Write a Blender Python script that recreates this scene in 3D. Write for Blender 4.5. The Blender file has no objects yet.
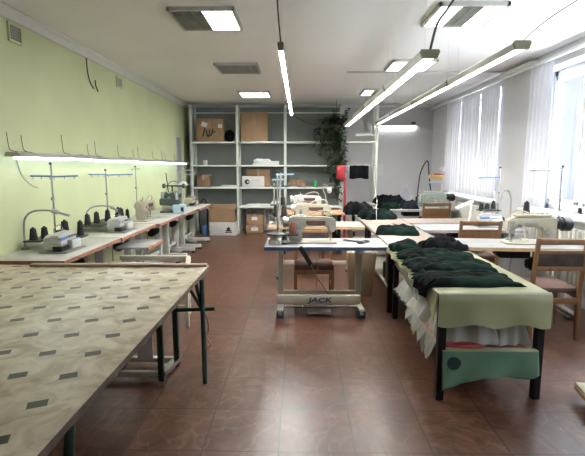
import bpy, bmesh, math, random
from mathutils import Vector, Matrix, noise
PI = math.pi
scn = bpy.context.scene
COL = scn.collection
rnd = random.Random(7)

# ---------------------------------------------------------------- materials
def nt(name):
    m = bpy.data.materials.new(name); m.use_nodes = True
    t = m.node_tree
    return m, t, t.nodes, t.links, t.nodes['Principled BSDF']

def mat(name, col, rough=.6, metal=0.0, var=.12, scale=8.0, bump=0.0, spec=.5, col2=None, stretch=(1, 1, 1), pos=.2):
    m, t, N, L, b = nt(name)
    tc = N.new('ShaderNodeTexCoord'); mp = N.new('ShaderNodeMapping'); mp.inputs['Scale'].default_value = stretch
    L.new(tc.outputs['Object'], mp.inputs['Vector'])
    no = N.new('ShaderNodeTexNoise'); no.inputs['Scale'].default_value = scale; no.inputs['Detail'].default_value = 5
    L.new(mp.outputs['Vector'], no.inputs['Vector'])
    r = N.new('ShaderNodeValToRGB')
    c2 = col2 or tuple(min(1, c * (1 + var)) for c in col)
    c1 = col if col2 else tuple(c * (1 - var) for c in col)
    r.color_ramp.elements[0].position = .5 - pos; r.color_ramp.elements[1].position = .5 + pos
    r.color_ramp.elements[0].color = (*c1, 1); r.color_ramp.elements[1].color = (*c2, 1)
    L.new(no.outputs['Fac'], r.inputs['Fac']); L.new(r.outputs['Color'], b.inputs['Base Color'])
    b.inputs['Roughness'].default_value = rough; b.inputs['Metallic'].default_value = metal
    b.inputs['Specular IOR Level'].default_value = spec
    if bump:
        bp = N.new('ShaderNodeBump'); bp.inputs['Strength'].default_value = bump; bp.inputs['Distance'].default_value = .01
        L.new(no.outputs['Fac'], bp.inputs['Height']); L.new(bp.outputs['Normal'], b.inputs['Normal'])
    return m

def emit(name, col, s):
    m, t, N, L, b = nt(name)
    b.inputs['Base Color'].default_value = (.8, .8, .8, 1)
    b.inputs['Emission Color'].default_value = (*col, 1); b.inputs['Emission Strength'].default_value = s
    return m

M = {}
M['wall_green'] = mat('green wall paint', (.62, .67, .40), .55, var=.05, scale=1.5)
M['wall_grey'] = mat('grey wall paint', (.53, .53, .55), .6, var=.05, scale=1.2)
M['ceiling'] = mat('white ceiling paint', (.80, .79, .77), .7, var=.03, scale=.8)
M['white_trim'] = mat('white trim', (.74, .74, .72), .5, var=.04)
M['lavender'] = mat('grey lavender paint', (.43, .42, .50), .5, var=.04, scale=2)
M['shelf_white'] = mat('pale shelf paint', (.62, .66, .60), .45, var=.06)
M['carton'] = mat('brown cardboard', (.29, .185, .105), .8, var=.10, scale=5)
M['carton_dark'] = mat('dark cardboard', (.21, .13, .08), .8, var=.12, scale=5)
M['white_box'] = mat('white cardboard', (.58, .57, .56), .7, var=.04)
M['paper'] = mat('white paper', (.62, .62, .61), .7, var=.03)
M['tape'] = mat('packing tape', (.34, .23, .14), .35, var=.05)
M['ink'] = mat('black ink', (.02, .02, .022), .6)
M['cream'] = mat('cream machine enamel', (.45, .41, .31), .32, var=.04)
M['machine_white'] = mat('white machine enamel', (.52, .52, .50), .3, var=.03)
M['machine_grey'] = mat('pale grey machine enamel', (.60, .62, .60), .32, var=.04)
M['machine_sage'] = mat('sage machine enamel', (.36, .41, .36), .35, var=.04)
M['machine_dark'] = mat('dark green machine enamel', (.05, .07, .06), .35, var=.2)
M['light_blue'] = mat('light blue enamel', (.42, .58, .70), .35, var=.04)
M['blue'] = mat('blue plastic', (.09, .22, .48), .4, var=.06)
M['blue_edge'] = mat('blue edging', (.028, .065, .14), .45, var=.06)
M['steel'] = mat('polished steel', (.62, .62, .62), .25, 1.0, var=.05)
M['steel_dull'] = mat('dull steel', (.42, .43, .42), .4, .8, var=.08)
M['black'] = mat('black plastic', (.018, .018, .02), .4)
M['black_metal'] = mat('black painted metal', (.010, .010, .011), .5, spec=.2)
M['leg_grey'] = mat('pale grey leg paint', (.50, .47, .38), .45, var=.06)
M['leg_white'] = mat('white leg paint', (.50, .50, .47), .45, var=.05)
M['leg_green'] = mat('dark green leg paint', (.012, .045, .035), .4, var=.2)
M['top_left'] = mat('off white laminate', (.52, .51, .47), .33, var=.03, scale=4)
M['top_white'] = mat('white laminate', (.33, .33, .33), .33, var=.03, scale=4)
M['top_grey'] = mat('pale speckled laminate', (.29, .295, .30), .35, var=.08, scale=60)
M['top_pink'] = mat('pinkish beige laminate', (.27, .22, .19), .45, var=.05, scale=4)
M['edge_red'] = mat('reddish board edge', (.36, .16, .10), .6, var=.15, scale=14)
M['edge_wood'] = mat('light wood board edge', (.58, .40, .22), .55, var=.12, scale=14)
M['wood'] = mat('varnished brown wood', (.33, .175, .075), .4, col2=(.24, .115, .045), scale=3, stretch=(9, 9, 1))
M['wood_light'] = mat('light chair wood', (.23, .115, .05), .42, col2=(.16, .08, .034), scale=3, stretch=(9, 9, 1))
M['seat_brown'] = mat('brown seat cloth', (.10, .05, .034), .85, var=.2, scale=22, bump=.2)
M['panel_brown'] = mat('dark brown upholstery', (.045, .03, .022), .8, var=.5, scale=9)
M['slat'] = mat('weathered wood slat', (.42, .32, .24), .7, col2=(.33, .24, .18), scale=3, stretch=(1.5, 12, 12))
M['garment_green'] = mat('dark green cloth', (.0018, .0032, .003), .9, col2=(.007, .018, .0135), scale=3.5, bump=.6, spec=.06, pos=.07)
M['garment_black'] = mat('black cloth', (.003, .0034, .004), .92, col2=(.009, .010, .012), scale=4, bump=.6, spec=.06, pos=.07)
M['garment_blue'] = mat('blue black cloth', (.007, .009, .013), .9, col2=(.018, .021, .03), scale=3.5, bump=.6, spec=.06, pos=.07)
M['thread_black'] = mat('black thread', (.012, .012, .014), .75, stretch=(1, 1, 30))
M['thread_brown'] = mat('reddish brown thread', (.17, .05, .03), .75, stretch=(1, 1, 30))
M['red'] = mat('red paint', (.30, .014, .022), .42, var=.1)
M['green_plastic'] = mat('green plastic', (.03, .32, .10), .4)
M['yellow'] = mat('ochre card', (.60, .38, .12), .6)
M['rubber'] = mat('dark rubber', (.03, .03, .03), .7)
M['leaf'] = mat('dark green leaf', (.009, .022, .011), .5, col2=(.026, .055, .022), scale=12)
M['stem'] = mat('vine stem', (.10, .10, .05), .7)
M['pot'] = mat('brown pot', (.16, .09, .06), .6)
M['oil_green'] = mat('green oilcloth', (.07, .16, .10), .35, col2=(.13, .23, .15), scale=5, bump=.25)
M['oil_cream'] = mat('pale yellow green oilcloth', (.33, .33, .19), .35, col2=(.27, .27, .15), scale=4, bump=.2)
M['tan_cloth'] = mat('tan canvas', (.26, .185, .115), .85, var=.12, scale=14)
M['louvre'] = mat('louvre metal', (.36, .37, .32), .4, .3, var=.08)
M['end_olive'] = mat('olive end cap', (.15, .15, .075), .5)
M['lamp_house'] = mat('lamp housing', (.48, .48, .45), .4, .2, var=.05)
M['radiator'] = mat('radiator enamel', (.62, .60, .55), .45, var=.05)
M['tube'] = emit('fluorescent tube', (1, .985, .93), 9.0)
M['tube_aisle'] = emit('bare aisle tube', (1, .99, .95), 42.0)
M['tube_back'] = emit('fluorescent tube on the back wall', (1, 1, .98), 2.8)
M['tube_wall'] = emit('fluorescent tube along green wall', (.82, .95, 1.03), 1.7)
M['diffuser'] = emit('lit louvre diffuser', (1, 1, .98), 5.0)
M['led'] = emit('work lamp diode', (1, 1, 1), 5.0)

def make_floor():
    m, t, N, L, b = nt('brown floor tile')
    tc = N.new('ShaderNodeTexCoord'); mp = N.new('ShaderNodeMapping')
    mp.inputs['Location'].default_value = (.114 / .42, -3.04 / .415, 0); mp.inputs['Scale'].default_value = (1 / .42, 1 / .415, 1)
    L.new(tc.outputs['Object'], mp.inputs['Vector'])
    br = N.new('ShaderNodeTexBrick'); br.offset = 0; br.inputs['Scale'].default_value = 1
    br.inputs['Brick Width'].default_value = 1; br.inputs['Row Height'].default_value = 1
    br.inputs['Mortar Size'].default_value = .013; br.inputs['Mortar Smooth'].default_value = .15
    br.inputs['Color1'].default_value = (.35, .35, .35, 1); br.inputs['Color2'].default_value = (.65, .65, .65, 1)
    br.inputs['Mortar'].default_value = (.5, .5, .5, 1)
    L.new(mp.outputs['Vector'], br.inputs['Vector'])
    n1 = N.new('ShaderNodeTexNoise'); n1.inputs['Scale'].default_value = 5.5; n1.inputs['Detail'].default_value = 8; n1.inputs['Roughness'].default_value = .65
    n1.inputs['Distortion'].default_value = 1.2
    L.new(tc.outputs['Object'], n1.inputs['Vector'])
    r = N.new('ShaderNodeValToRGB'); e = r.color_ramp.elements
    e[0].position = .32; e[0].color = (.050, .018, .010, 1); e[1].position = .72; e[1].color = (.135, .058, .033, 1)
    L.new(n1.outputs['Fac'], r.inputs['Fac'])
    # pale worn veins
    n2 = N.new('ShaderNodeTexNoise'); n2.inputs['Scale'].default_value = 2.2; n2.inputs['Detail'].default_value = 9; n2.inputs['Distortion'].default_value = 2.5
    L.new(tc.outputs['Object'], n2.inputs['Vector'])
    r2 = N.new('ShaderNodeValToRGB'); e2 = r2.color_ramp.elements
    e2[0].position = .47; e2[0].color = (0, 0, 0, 1); e2[1].position = .53; e2[1].color = (0, 0, 0, 1)
    k = r2.color_ramp.elements.new(.5); k.color = (.2, .2, .2, 1)
    L.new(n2.outputs['Fac'], r2.inputs['Fac'])
    mx = N.new('ShaderNodeMixRGB'); L.new(r2.outputs['Color'], mx.inputs['Fac']); L.new(r.outputs['Color'], mx.inputs[1]); mx.inputs[2].default_value = (.30, .19, .14, 1)
    hs = N.new('ShaderNodeMixRGB'); hs.blend_type = 'OVERLAY'; hs.inputs['Fac'].default_value = .35
    L.new(mx.outputs['Color'], hs.inputs[1]); L.new(br.outputs['Color'], hs.inputs[2])
    mo = N.new('ShaderNodeMixRGB'); L.new(br.outputs['Fac'], mo.inputs['Fac']); L.new(hs.outputs['Color'], mo.inputs[1]); mo.inputs[2].default_value = (.035, .022, .017, 1)
    L.new(mo.outputs['Color'], b.inputs['Base Color'])
    rr = N.new('ShaderNodeMapRange'); rr.inputs['To Min'].default_value = .22; rr.inputs['To Max'].default_value = .46
    L.new(n1.outputs['Fac'], rr.inputs['Value']); L.new(rr.outputs['Result'], b.inputs['Roughness'])
    bp = N.new('ShaderNodeBump'); bp.inputs['Strength'].default_value = .3; bp.inputs['Distance'].default_value = .004; bp.invert = True
    L.new(br.outputs['Fac'], bp.inputs['Height']); L.new(bp.outputs['Normal'], b.inputs['Normal'])
    return m
M['edge_dark'] = mat('dark board edge', (.12, .09, .065), .7, var=.4, scale=14)  # brown board edge, much darker than the slat tabletop
M['floor'] = make_floor()
M['far_wall'] = mat('added building grey lavender', (.040, .040, .050), .9, var=.15, scale=.6, spec=0)
M['far_frame'] = mat('pale far frame', (.08, .08, .09), .6, spec=0)
M['far_pane'] = mat('dark far pane', (.02, .02, .026), .6, spec=0)
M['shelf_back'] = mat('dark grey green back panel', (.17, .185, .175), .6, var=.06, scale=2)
M['machine_mid'] = mat('weathered grey machine enamel', (.30, .285, .24), .38, var=.1)

def make_oilcloth():
    m, t, N, L, b = nt('marbled oilcloth with dark lozenges')
    tc = N.new('ShaderNodeTexCoord'); mp = N.new('ShaderNodeMapping')
    P = .2045
    mp.inputs['Location'].default_value = (.898 / .199 + .5, -1.397 / P + .5, 0); mp.inputs['Scale'].default_value = (1 / .199, 1 / P, 1)
    L.new(tc.outputs['Object'], mp.inputs['Vector'])
    fr = N.new('ShaderNodeVectorMath'); fr.operation = 'FRACTION'; L.new(mp.outputs['Vector'], fr.inputs[0])
    sb = N.new('ShaderNodeVectorMath'); sb.operation = 'SUBTRACT'; sb.inputs[1].default_value = (.5, .5, 0); L.new(fr.outputs[0], sb.inputs[0])
    ro = N.new('ShaderNodeVectorRotate'); ro.rotation_type = 'Z_AXIS'; ro.inputs['Angle'].default_value = -.42; L.new(sb.outputs[0], ro.inputs['Vector'])
    sp = N.new('ShaderNodeSeparateXYZ'); L.new(ro.outputs[0], sp.inputs[0])
    def lt(sock, v):
        a = N.new('ShaderNodeMath'); a.operation = 'ABSOLUTE'; L.new(sock, a.inputs[0])
        c = N.new('ShaderNodeMath'); c.operation = 'LESS_THAN'; c.inputs[1].default_value = v; L.new(a.outputs[0], c.inputs[0]); return c.outputs[0]
    mu = N.new('ShaderNodeMath'); mu.operation = 'MULTIPLY'; L.new(lt(sp.outputs['X'], .16), mu.inputs[0]); L.new(lt(sp.outputs['Y'], .118), mu.inputs[1])
    n1 = N.new('ShaderNodeTexNoise'); n1.inputs['Scale'].default_value = 7; n1.inputs['Detail'].default_value = 6; n1.inputs['Distortion'].default_value = 1.3
    L.new(tc.outputs['Object'], n1.inputs['Vector'])
    r = N.new('ShaderNodeValToRGB'); e = r.color_ramp.elements
    e[0].position = .34; e[0].color = (.35, .28, .19, 1); e[1].position = .62; e[1].color = (.62, .56, .45, 1)
    L.new(n1.outputs['Fac'], r.inputs['Fac'])
    mx = N.new('ShaderNodeMixRGB'); L.new(mu.outputs[0], mx.inputs['Fac']); L.new(r.outputs['Color'], mx.inputs[1]); mx.inputs[2].default_value = (.045, .043, .028, 1)
    L.new(mx.outputs['Color'], b.inputs['Base Color']); b.inputs['Roughness'].default_value = .3
    bp = N.new('ShaderNodeBump'); bp.inputs['Strength'].default_value = .12; bp.inputs['Distance'].default_value = .01
    n3 = N.new('ShaderNodeTexNoise'); n3.inputs['Scale'].default_value = 9; L.new(tc.outputs['Object'], n3.inputs['Vector'])
    L.new(n3.outputs['Fac'], bp.inputs['Height']); L.new(bp.outputs['Normal'], b.inputs['Normal'])
    return m
M['oilcloth'] = make_oilcloth()

def sheer(name, col, tr, thru):
    m = bpy.data.materials.new(name); m.use_nodes = True; t = m.node_tree; N = t.nodes; L = t.links
    N.remove(N['Principled BSDF']); out = N['Material Output']
    d = N.new('ShaderNodeBsdfDiffuse'); d.inputs['Color'].default_value = (*col, 1)
    tl = N.new('ShaderNodeBsdfTranslucent'); tl.inputs['Color'].default_value = (*col, 1)
    tp = N.new('ShaderNodeBsdfTransparent')
    a = N.new('ShaderNodeMixShader'); a.inputs[0].default_value = tr; L.new(d.outputs[0], a.inputs[1]); L.new(tl.outputs[0], a.inputs[2])
    c = N.new('ShaderNodeMixShader'); L.new(a.outputs[0], c.inputs[1]); L.new(tp.outputs[0], c.inputs[2])
    no = N.new('ShaderNodeTexNoise'); no.inputs['Scale'].default_value = 40
    mr = N.new('ShaderNodeMapRange'); mr.inputs['To Min'].default_value = thru * .7; mr.inputs['To Max'].default_value = thru * 1.3
    L.new(no.outputs['Fac'], mr.inputs['Value']); L.new(mr.outputs['Result'], c.inputs[0])
    L.new(c.outputs[0], out.inputs[0]); return m
M['curtain'] = sheer('sheer white curtain', (.80, .80, .85), .16, .02)
M['plastic'] = sheer('thin clear plastic', (.60, .60, .55), .25, .16)
M['film'] = sheer('clear plastic film', (.55, .55, .50), .3, .55)

def make_glass():
    m = bpy.data.materials.new('window glass'); m.use_nodes = True; t = m.node_tree; N = t.nodes; L = t.links
    N.remove(N['Principled BSDF']); out = N['Material Output']
    tp = N.new('ShaderNodeBsdfTransparent'); tp.inputs['Color'].default_value = (.93, .95, .97, 1)
    g = N.new('ShaderNodeBsdfGlossy'); g.inputs['Roughness'].default_value = .03
    x = N.new('ShaderNodeMixShader'); x.inputs[0].default_value = .06; L.new(tp.outputs[0], x.inputs[1]); L.new(g.outputs[0], x.inputs[2])
    L.new(x.outputs[0], out.inputs[0]); return m
M['glass'] = make_glass()

# ---------------------------------------------------------------- mesh builder
class MB:
    def __init__(s): s.bm = bmesh.new()
    def _add(s, t):
        me = bpy.data.meshes.new('t'); t.to_mesh(me); t.free(); s.bm.from_mesh(me); bpy.data.meshes.remove(me); return s
    def box(s, c, d, bev=0, rot=None, seg=2):
        t = bmesh.new(); bmesh.ops.create_cube(t, size=1)
        for v in t.verts: v.co = Vector((v.co.x * d[0], v.co.y * d[1], v.co.z * d[2]))
        if bev: bmesh.ops.bevel(t, geom=t.edges[:], offset=min(bev, min(d) * .45), segments=seg, profile=.5, affect='EDGES')
        mt = Matrix.Translation(c)
        if rot: mt = mt @ (Matrix.Rotation(rot[2], 4, 'Z') @ Matrix.Rotation(rot[1], 4, 'Y') @ Matrix.Rotation(rot[0], 4, 'X'))
        t.transform(mt); return s._add(t)
    def span(s, a, b, bev=0):
        return s.box([(p + q) / 2 for p, q in zip(a, b)], [abs(q - p) for p, q in zip(a, b)], bev)
    def cyl(s, p0, p1, r, r2=None, n=14, bev=0):
        p0 = Vector(p0); p1 = Vector(p1); d = p1 - p0
        t = bmesh.new(); bmesh.ops.create_cone(t, cap_ends=True, segments=n, radius1=r, radius2=r if r2 is None else r2, depth=d.length)
        if bev: bmesh.ops.bevel(t, geom=[e for e in t.edges if len(e.link_faces) == 2 and min(len(f.verts) for f in e.link_faces) <= 4 and max(len(f.verts) for f in e.link_faces) > 4], offset=bev, segments=2, affect='EDGES')
        t.transform(Matrix.Translation((p0 + p1) / 2) @ d.to_track_quat('Z', 'Y').to_matrix().to_4x4()); return s._add(t)
    def sph(s, c, r, sc=(1, 1, 1), n=14):
        t = bmesh.new(); bmesh.ops.create_uvsphere(t, u_segments=n, v_segments=max(6, n // 2), radius=r)
        t.transform(Matrix.Translation(c) @ Matrix.Diagonal((*sc, 1))); return s._add(t)
    def bar(s, p0, p1, w, h=None, bev=0):
        p0 = Vector(p0); p1 = Vector(p1); d = p1 - p0; h = h or w
        t = bmesh.new(); bmesh.ops.create_cube(t, size=1)
        for v in t.verts: v.co = Vector((v.co.x * w, v.co.y * h, v.co.z * d.length))
        if bev: bmesh.ops.bevel(t, geom=t.edges[:], offset=bev, segments=2, affect='EDGES')
        z = d.normalized(); x = Vector((1, 0, 0)) if abs(z.x) < .9 else Vector((0, 1, 0))
        y = z.cross(x).normalized(); x = y.cross(z).normalized()
        mt = Matrix((x, y, z)).transposed().to_4x4()
        t.transform(Matrix.Translation((p0 + p1) / 2) @ mt); return s._add(t)
    def tube(s, pts, r, n=8, sub=4):
        P = [Vector(p) for p in pts]
        if len(P) > 2 and sub > 1:
            Q = []
            for i in range(len(P) - 1):
                a = P[max(i - 1, 0)]; b = P[i]; c = P[i + 1]; d = P[min(i + 2, len(P) - 1)]
                for k in range(sub):
                    u = k / sub
                    Q.append(.5 * ((2 * b) + (c - a) * u + (2 * a - 5 * b + 4 * c - d) * u * u + (3 * b - a - 3 * c + d) * u ** 3))
            P = Q + [P[-1]]
        rings = []; ref = Vector((0, 0, 1))
        for i, p in enumerate(P):
            d = (P[min(i + 1, len(P) - 1)] - P[max(i - 1, 0)]).normalized()
            x = ref - d * ref.dot(d)
            if x.length < .05: x = Vector((1, 0, 0)) - d * d.x
            x.normalize(); ref = x; y = d.cross(x)
            rings.append([s.bm.verts.new(p + (x * math.cos(2 * PI * k / n) + y * math.sin(2 * PI * k / n)) * r) for k in range(n)])
        for a, b in zip(rings, rings[1:]):
            for k in range(n): s.bm.faces.new((a[k], a[(k + 1) % n], b[(k + 1) % n], b[k]))
        s.bm.faces.new(rings[0][::-1]); s.bm.faces.new(rings[-1]); return s
    def lathe(s, prof, c=(0, 0, 0), n=16):
        rings = []
        for r, z in prof:
            rings.append([s.bm.verts.new((c[0] + r * math.cos(2 * PI * k / n), c[1] + r * math.sin(2 * PI * k / n), c[2] + z)) for k in range(n)])
        for a, b in zip(rings, rings[1:]):
            for k in range(n): s.bm.faces.new((a[k], a[(k + 1) % n], b[(k + 1) % n], b[k]))
        s.bm.faces.new(rings[0][::-1]); s.bm.faces.new(rings[-1]); return s
    def prism(s, pts, axis, a, b, bev=0):
        t = bmesh.new()
        def mk(p, q): return {'x': (q, p[0], p[1]), 'y': (p[0], q, p[1]), 'z': (p[0], p[1], q)}[axis]
        va = [t.verts.new(mk(p, a)) for p in pts]; vb = [t.verts.new(mk(p, b)) for p in pts]
        t.faces.new(va); t.faces.new(vb[::-1]); n = len(pts)
        for i in range(n): t.faces.new((va[i], vb[i], vb[(i + 1) % n], va[(i + 1) % n]))
        bmesh.ops.recalc_face_normals(t, faces=t.faces[:])
        if bev: bmesh.ops.bevel(t, geom=t.edges[:], offset=bev, segments=2, affect='EDGES')
        return s._add(t)
    def sheet(s, fn, nu, nv, th=.003):
        """closed thin cloth: fn(u,v) -> point, given thickness"""
        V = [[Vector(fn(i / nu, j / nv)) for j in range(nv + 1)] for i in range(nu + 1)]
        A = []; B = []
        for i in range(nu + 1):
            ra = []; rb = []
            for j in range(nv + 1):
                du = V[min(i + 1, nu)][j] - V[max(i - 1, 0)][j]; dv = V[i][min(j + 1, nv)] - V[i][max(j - 1, 0)]
                nn = du.cross(dv); nn = nn.normalized() if nn.length > 1e-9 else Vector((0, 0, 1))
                ra.append(s.bm.verts.new(V[i][j] + nn * th / 2)); rb.append(s.bm.verts.new(V[i][j] - nn * th / 2))
            A.append(ra); B.append(rb)
        for i in range(nu):
            for j in range(nv):
                s.bm.faces.new((A[i][j], A[i + 1][j], A[i + 1][j + 1], A[i][j + 1])); s.bm.faces.new((B[i][j], B[i][j + 1], B[i + 1][j + 1], B[i + 1][j]))
        for i in range(nu):
            s.bm.faces.new((A[i][0], B[i][0], B[i + 1][0], A[i + 1][0])); s.bm.faces.new((A[i][nv], A[i + 1][nv], B[i + 1][nv], B[i][nv]))
        for j in range(nv):
            s.bm.faces.new((A[0][j], A[0][j + 1], B[0][j + 1], B[0][j])); s.bm.faces.new((A[nu][j], B[nu][j], B[nu][j + 1], A[nu][j + 1]))
        return s
    def build(s, name, m, parent=None, loc=None, rz=0, label=None, sharp=.6):
        bmesh.ops.recalc_face_normals(s.bm, faces=s.bm.faces[:])
        me = bpy.data.meshes.new(name); s.bm.to_mesh(me); s.bm.free()
        me.polygons.foreach_set('use_smooth', [True] * len(me.polygons)); me.set_sharp_from_angle(angle=sharp)
        me.materials.append(M[m] if isinstance(m, str) else m)
        o = bpy.data.objects.new(name, me); COL.objects.link(o)
        if parent: o.parent = parent
        if loc is not None: o.location = loc
        if rz: o.rotation_euler.z = rz
        if label: o['label'] = label
        return o

def tag(o, label, cat, group=None, kind=None):
    o['label'] = label; o['category'] = cat
    if group: o['group'] = group
    if kind: o['kind'] = kind
    return o
def thing(name, label, cat, loc=(0, 0, 0), rz=0, group=None):
    o = bpy.data.objects.new(name, None); COL.objects.link(o); o.empty_display_size = .1
    o.location = loc; o.rotation_euler.z = rz
    return tag(o, label, cat, group)
def struct(mb, name, m):
    o = mb.build(name, m); o['kind'] = 'structure'; return o
def dup(o, loc, rz=None, label=None, group=None, parent=None):
    c = o.copy(); COL.objects.link(c)
    if parent is not None: c.parent = parent
    if loc is not None: c.location = loc
    if rz is not None: c.rotation_euler.z = rz
    if label: c['label'] = label
    if group: c['group'] = group
    for ch in list(o.children): dup(ch, None, parent=c)
    return c

# ---------------------------------------------------------------- the room
XL, XR, YB, YR, ZC = -2.62, 3.08, 10.47, -2.6, 2.93
struct(MB().span((XL - .3, YR - .3, -.1), (XR + .3, YB + .3, 0)), 'floor', 'floor')
struct(MB().span((XL - .3, YR - .3, ZC), (XR + .42, YB + .3, ZC + .15)), 'ceiling', 'ceiling')
DY0, DY1, DZ = 9.42, 9.99, 2.14
w = MB(); w.span((XL - .25, YR - .2, 0), (XL, DY0, ZC)); w.span((XL - .25, DY0, DZ), (XL, DY1, ZC)); w.span((XL - .25, DY1, 0), (XL, YB + .2, ZC))
struct(w, 'wall_left', 'wall_green')
struct(MB().span((XL, YB, 0), (XR, YB + .2, ZC)), 'wall_back', 'wall_grey')
struct(MB().span((XL, YR - .2, 0), (XR, YR, ZC)), 'wall_rear', 'ceiling')
WT = .34
WINS = [(7.0, 9.2), (3.75, 5.95), (.5, 2.7)]
ZS, ZH = .98, 2.74
w = MB(); ys = [YB + .2] + [v for a, b in WINS for v in (b, a)] + [YR - .2]
for i in range(0, len(ys), 2): w.span((XR, ys[i + 1], 0), (XR + WT, ys[i], ZC))
for a, b in WINS: w.span((XR, a, 0), (XR + WT, b, ZS)); w.span((XR, a, ZH), (XR + WT, b, ZC))
struct(w, 'wall_right', 'wall_grey')
# door in the left wall
d = struct(MB().span((XL - .12, DY0, 0), (XL - .07, DY1, DZ - .0), .004), 'door_1', 'lavender')
MB().box((XL - .05, DY0 + .08, 1.0), (.03, .03, .12), .006).build('door_handle', 'steel_dull', d)
# cornices
def cove(h, dep): return [(0, 0), (0, -h), (dep * .25, -h), (dep * .55, -h * .45), (dep, -h * .2), (dep, 0)]
struct(MB().prism([(XL + x, ZC + z) for x, z in cove(.085, .085)], 'y', YR, YB), 'trim_1', 'white_trim')
struct(MB().prism([(YB - x, ZC + z) for x, z in cove(.06, .06)], 'x', XL + .09, XR), 'trim_2', 'white_trim')
struct(MB().span((XR - .09, YR, 2.80), (XR - .045, YB - .05, 2.835), .006), 'trim_3', 'white_trim')   # curtain rail board
# windows
for i, (a, b) in enumerate(WINS):
    xf = XR + .22
    f = MB(); t = .075
    for (p, q) in (((xf, a, ZS), (xf + .07, a + t, ZH)), ((xf, b - t, ZS), (xf + .07, b, ZH)), ((xf, a, ZS), (xf + .07, b, ZS + t)), ((xf, a, ZH - t), (xf + .07, b, ZH))): f.span(p, q, .008)
    n = 3
    for k in range(1, n):
        y = a + (b - a) * k / n; f.span((xf, y - .05, ZS), (xf + .07, y + .05, ZH), .008)
    wo = struct(f, 'window_%d' % (i + 1), 'white_trim')
    MB().span((xf + .03, a + .04, ZS + .04), (xf + .036, b - .04, ZH - .04)).build('window_glass', 'glass', wo)
    for k in range(n):
        y0 = a + (b - a) * k / n + .06; y1 = a + (b - a) * (k + 1) / n - .06
        s_ = MB()
        for (p, q) in (((xf - .02, y0, ZS + .085), (xf + .02, y0 + .05, ZH - .085)), ((xf - .02, y1 - .05, ZS + .085), (xf + .02, y1, ZH - .085)), ((xf - .02, y0, ZS + .085), (xf + .02, y1, ZS + .135)), ((xf - .02, y0, ZH - .135), (xf + .02, y1, ZH - .085))): s_.span(p, q, .006)
        s_.build('sash', 'white_trim', wo)
    MB().span((XR - .13, a - .06, ZS - .035), (XR + .22, b + .06, ZS + .001), .01).build('window_sill', 'white_trim', wo)

# curtains
def curtain(y0, y1, folds, amp, label, seed, zb=1.02, x=XR - .055):
    n = folds * 8
    def fn(u, v):
        y = y0 + (y1 - y0) * u
        a = amp * (.55 + .45 * v) * (1 + .4 * noise.noise((u * 7, seed, 0)))
        return (x + a * math.sin(2 * PI * folds * u + .6 * noise.noise((u * 3, v, seed))) , y + .02 * noise.noise((u * 5, v * 3, seed + 4)), 2.79 + (zb - 2.79) * v)
    o = MB().sheet(fn, n, 14, .002).build('curtain', 'curtain', sharp=3)
    return tag(o, label, 'curtain', None)
curtain(5.50, 6.02, 5, .022, 'bunched white curtain at the far edge of the nearer window', 1)
curtain(8.55, 9.32, 6, .022, 'gathered white curtain at the far end of the farther window', 2)
curtain(7.65, 8.5, 5, .012, 'thin flat white curtain across the middle of the farther window', 3)
curtain(6.93, 7.6, 6, .022, 'gathered white curtain at the near end of the farther window', 4)
# radiators
def radiator(y0, y1, x, z0, z1, label, ax='y', group=None):
    t = thing('radiator', label, 'radiator', (0, 0, 0))
    n = int(abs(y1 - y0) / .08); m = MB()
    for k in range(n):
        y = y0 + (y1 - y0) * (k + .5) / n
        c = (x, y, (z0 + z1) / 2) if ax == 'y' else (y, x, (z0 + z1) / 2)
        m.box(c, (.09, .05, z1 - z0) if ax == 'y' else (.05, .09, z1 - z0), .018)
    m.build('radiator_ribs', 'radiator', t)
    p = MB()
    for z in (z0 + .05, z1 - .05):
        p.cyl((x, y0, z) if ax == 'y' else (y0, x, z), (x, y1, z) if ax == 'y' else (y1, x, z), .018)
    p.build('pipe', 'radiator', t)
    g = MB()
    for y in (y0 + .12, y1 - .12): g.span((x - .02, y - .02, 0) if ax == 'y' else (y - .02, x - .02, 0), (x + .02, y + .02, z0 + .02) if ax == 'y' else (y + .02, x + .02, z0 + .02))
    g.build('bracket', 'radiator', t)
    return t
radiator(7.3, 8.7, XR - .07, .25, .86, 'white ribbed radiator under the farther window')
radiator(4.0, 5.7, XR - .07, .25, .86, 'cream ribbed radiator under the nearer window')
radiator(-1.3, -.2, YB - .06, .08, .56, 'dark ribbed radiator against the wall behind the lowest shelf', 'x')

# ---------------------------------------------------------------- ceiling lights
def grid_light(x, y, halves, label):
    t = thing('ceiling_light', label, 'ceiling light', (x, y, ZC), 0, )
    S = .3
    f = MB(); 
    for p, q in (((-S, -S, -.034), (S, -S + .025, 0)), ((-S, S - .025, -.034), (S, S, 0)), ((-S, -S, -.034), (-S + .025, S, 0)), ((S - .025, -S, -.034), (S, S, 0))): f.span(p, q)
    f.build('light_frame', 'lamp_house', t)
    n = len(halves); W = (2 * S - .05) / n
    for k, on in enumerate(halves):
        a = -S + .025 + k * W
        MB().span((a, -S + .025, -.018), (a + W, S - .025, -.008)).build('diffuser', 'diffuser' if on else 'louvre', t, label='lit bright diffuser' if on else 'unlit grey diffuser')
    lv = MB()
    for k in range(1, 12):
        v = -S + .025 + k * (2 * S - .05) / 12
        lv.span((-S + .02, v - .004, -.032), (S - .02, v + .004, -.018))
    for k in range(1, 6):
        v = -S + .025 + k * (2 * S - .05) / 6
        lv.span((v - .004, -S + .02, -.032), (v + .004, S - .02, -.018))
    lv.build('louvre', 'louvre', t)
    return t
grid_light(-.88, 4.37, (0, 1), 'square ceiling light nearest the camera on the left, half of it lit')
grid_light(-.88, 6.5, (0, 0), 'unlit square ceiling light in the middle of the left row')
grid_light(-.88, 8.82, (1, 1), 'lit square ceiling light nearest the shelves on the left')
grid_light(1.49, 4.29, (1, 0, 1), 'square ceiling light at top right with two lit strips and dark middle')
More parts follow.
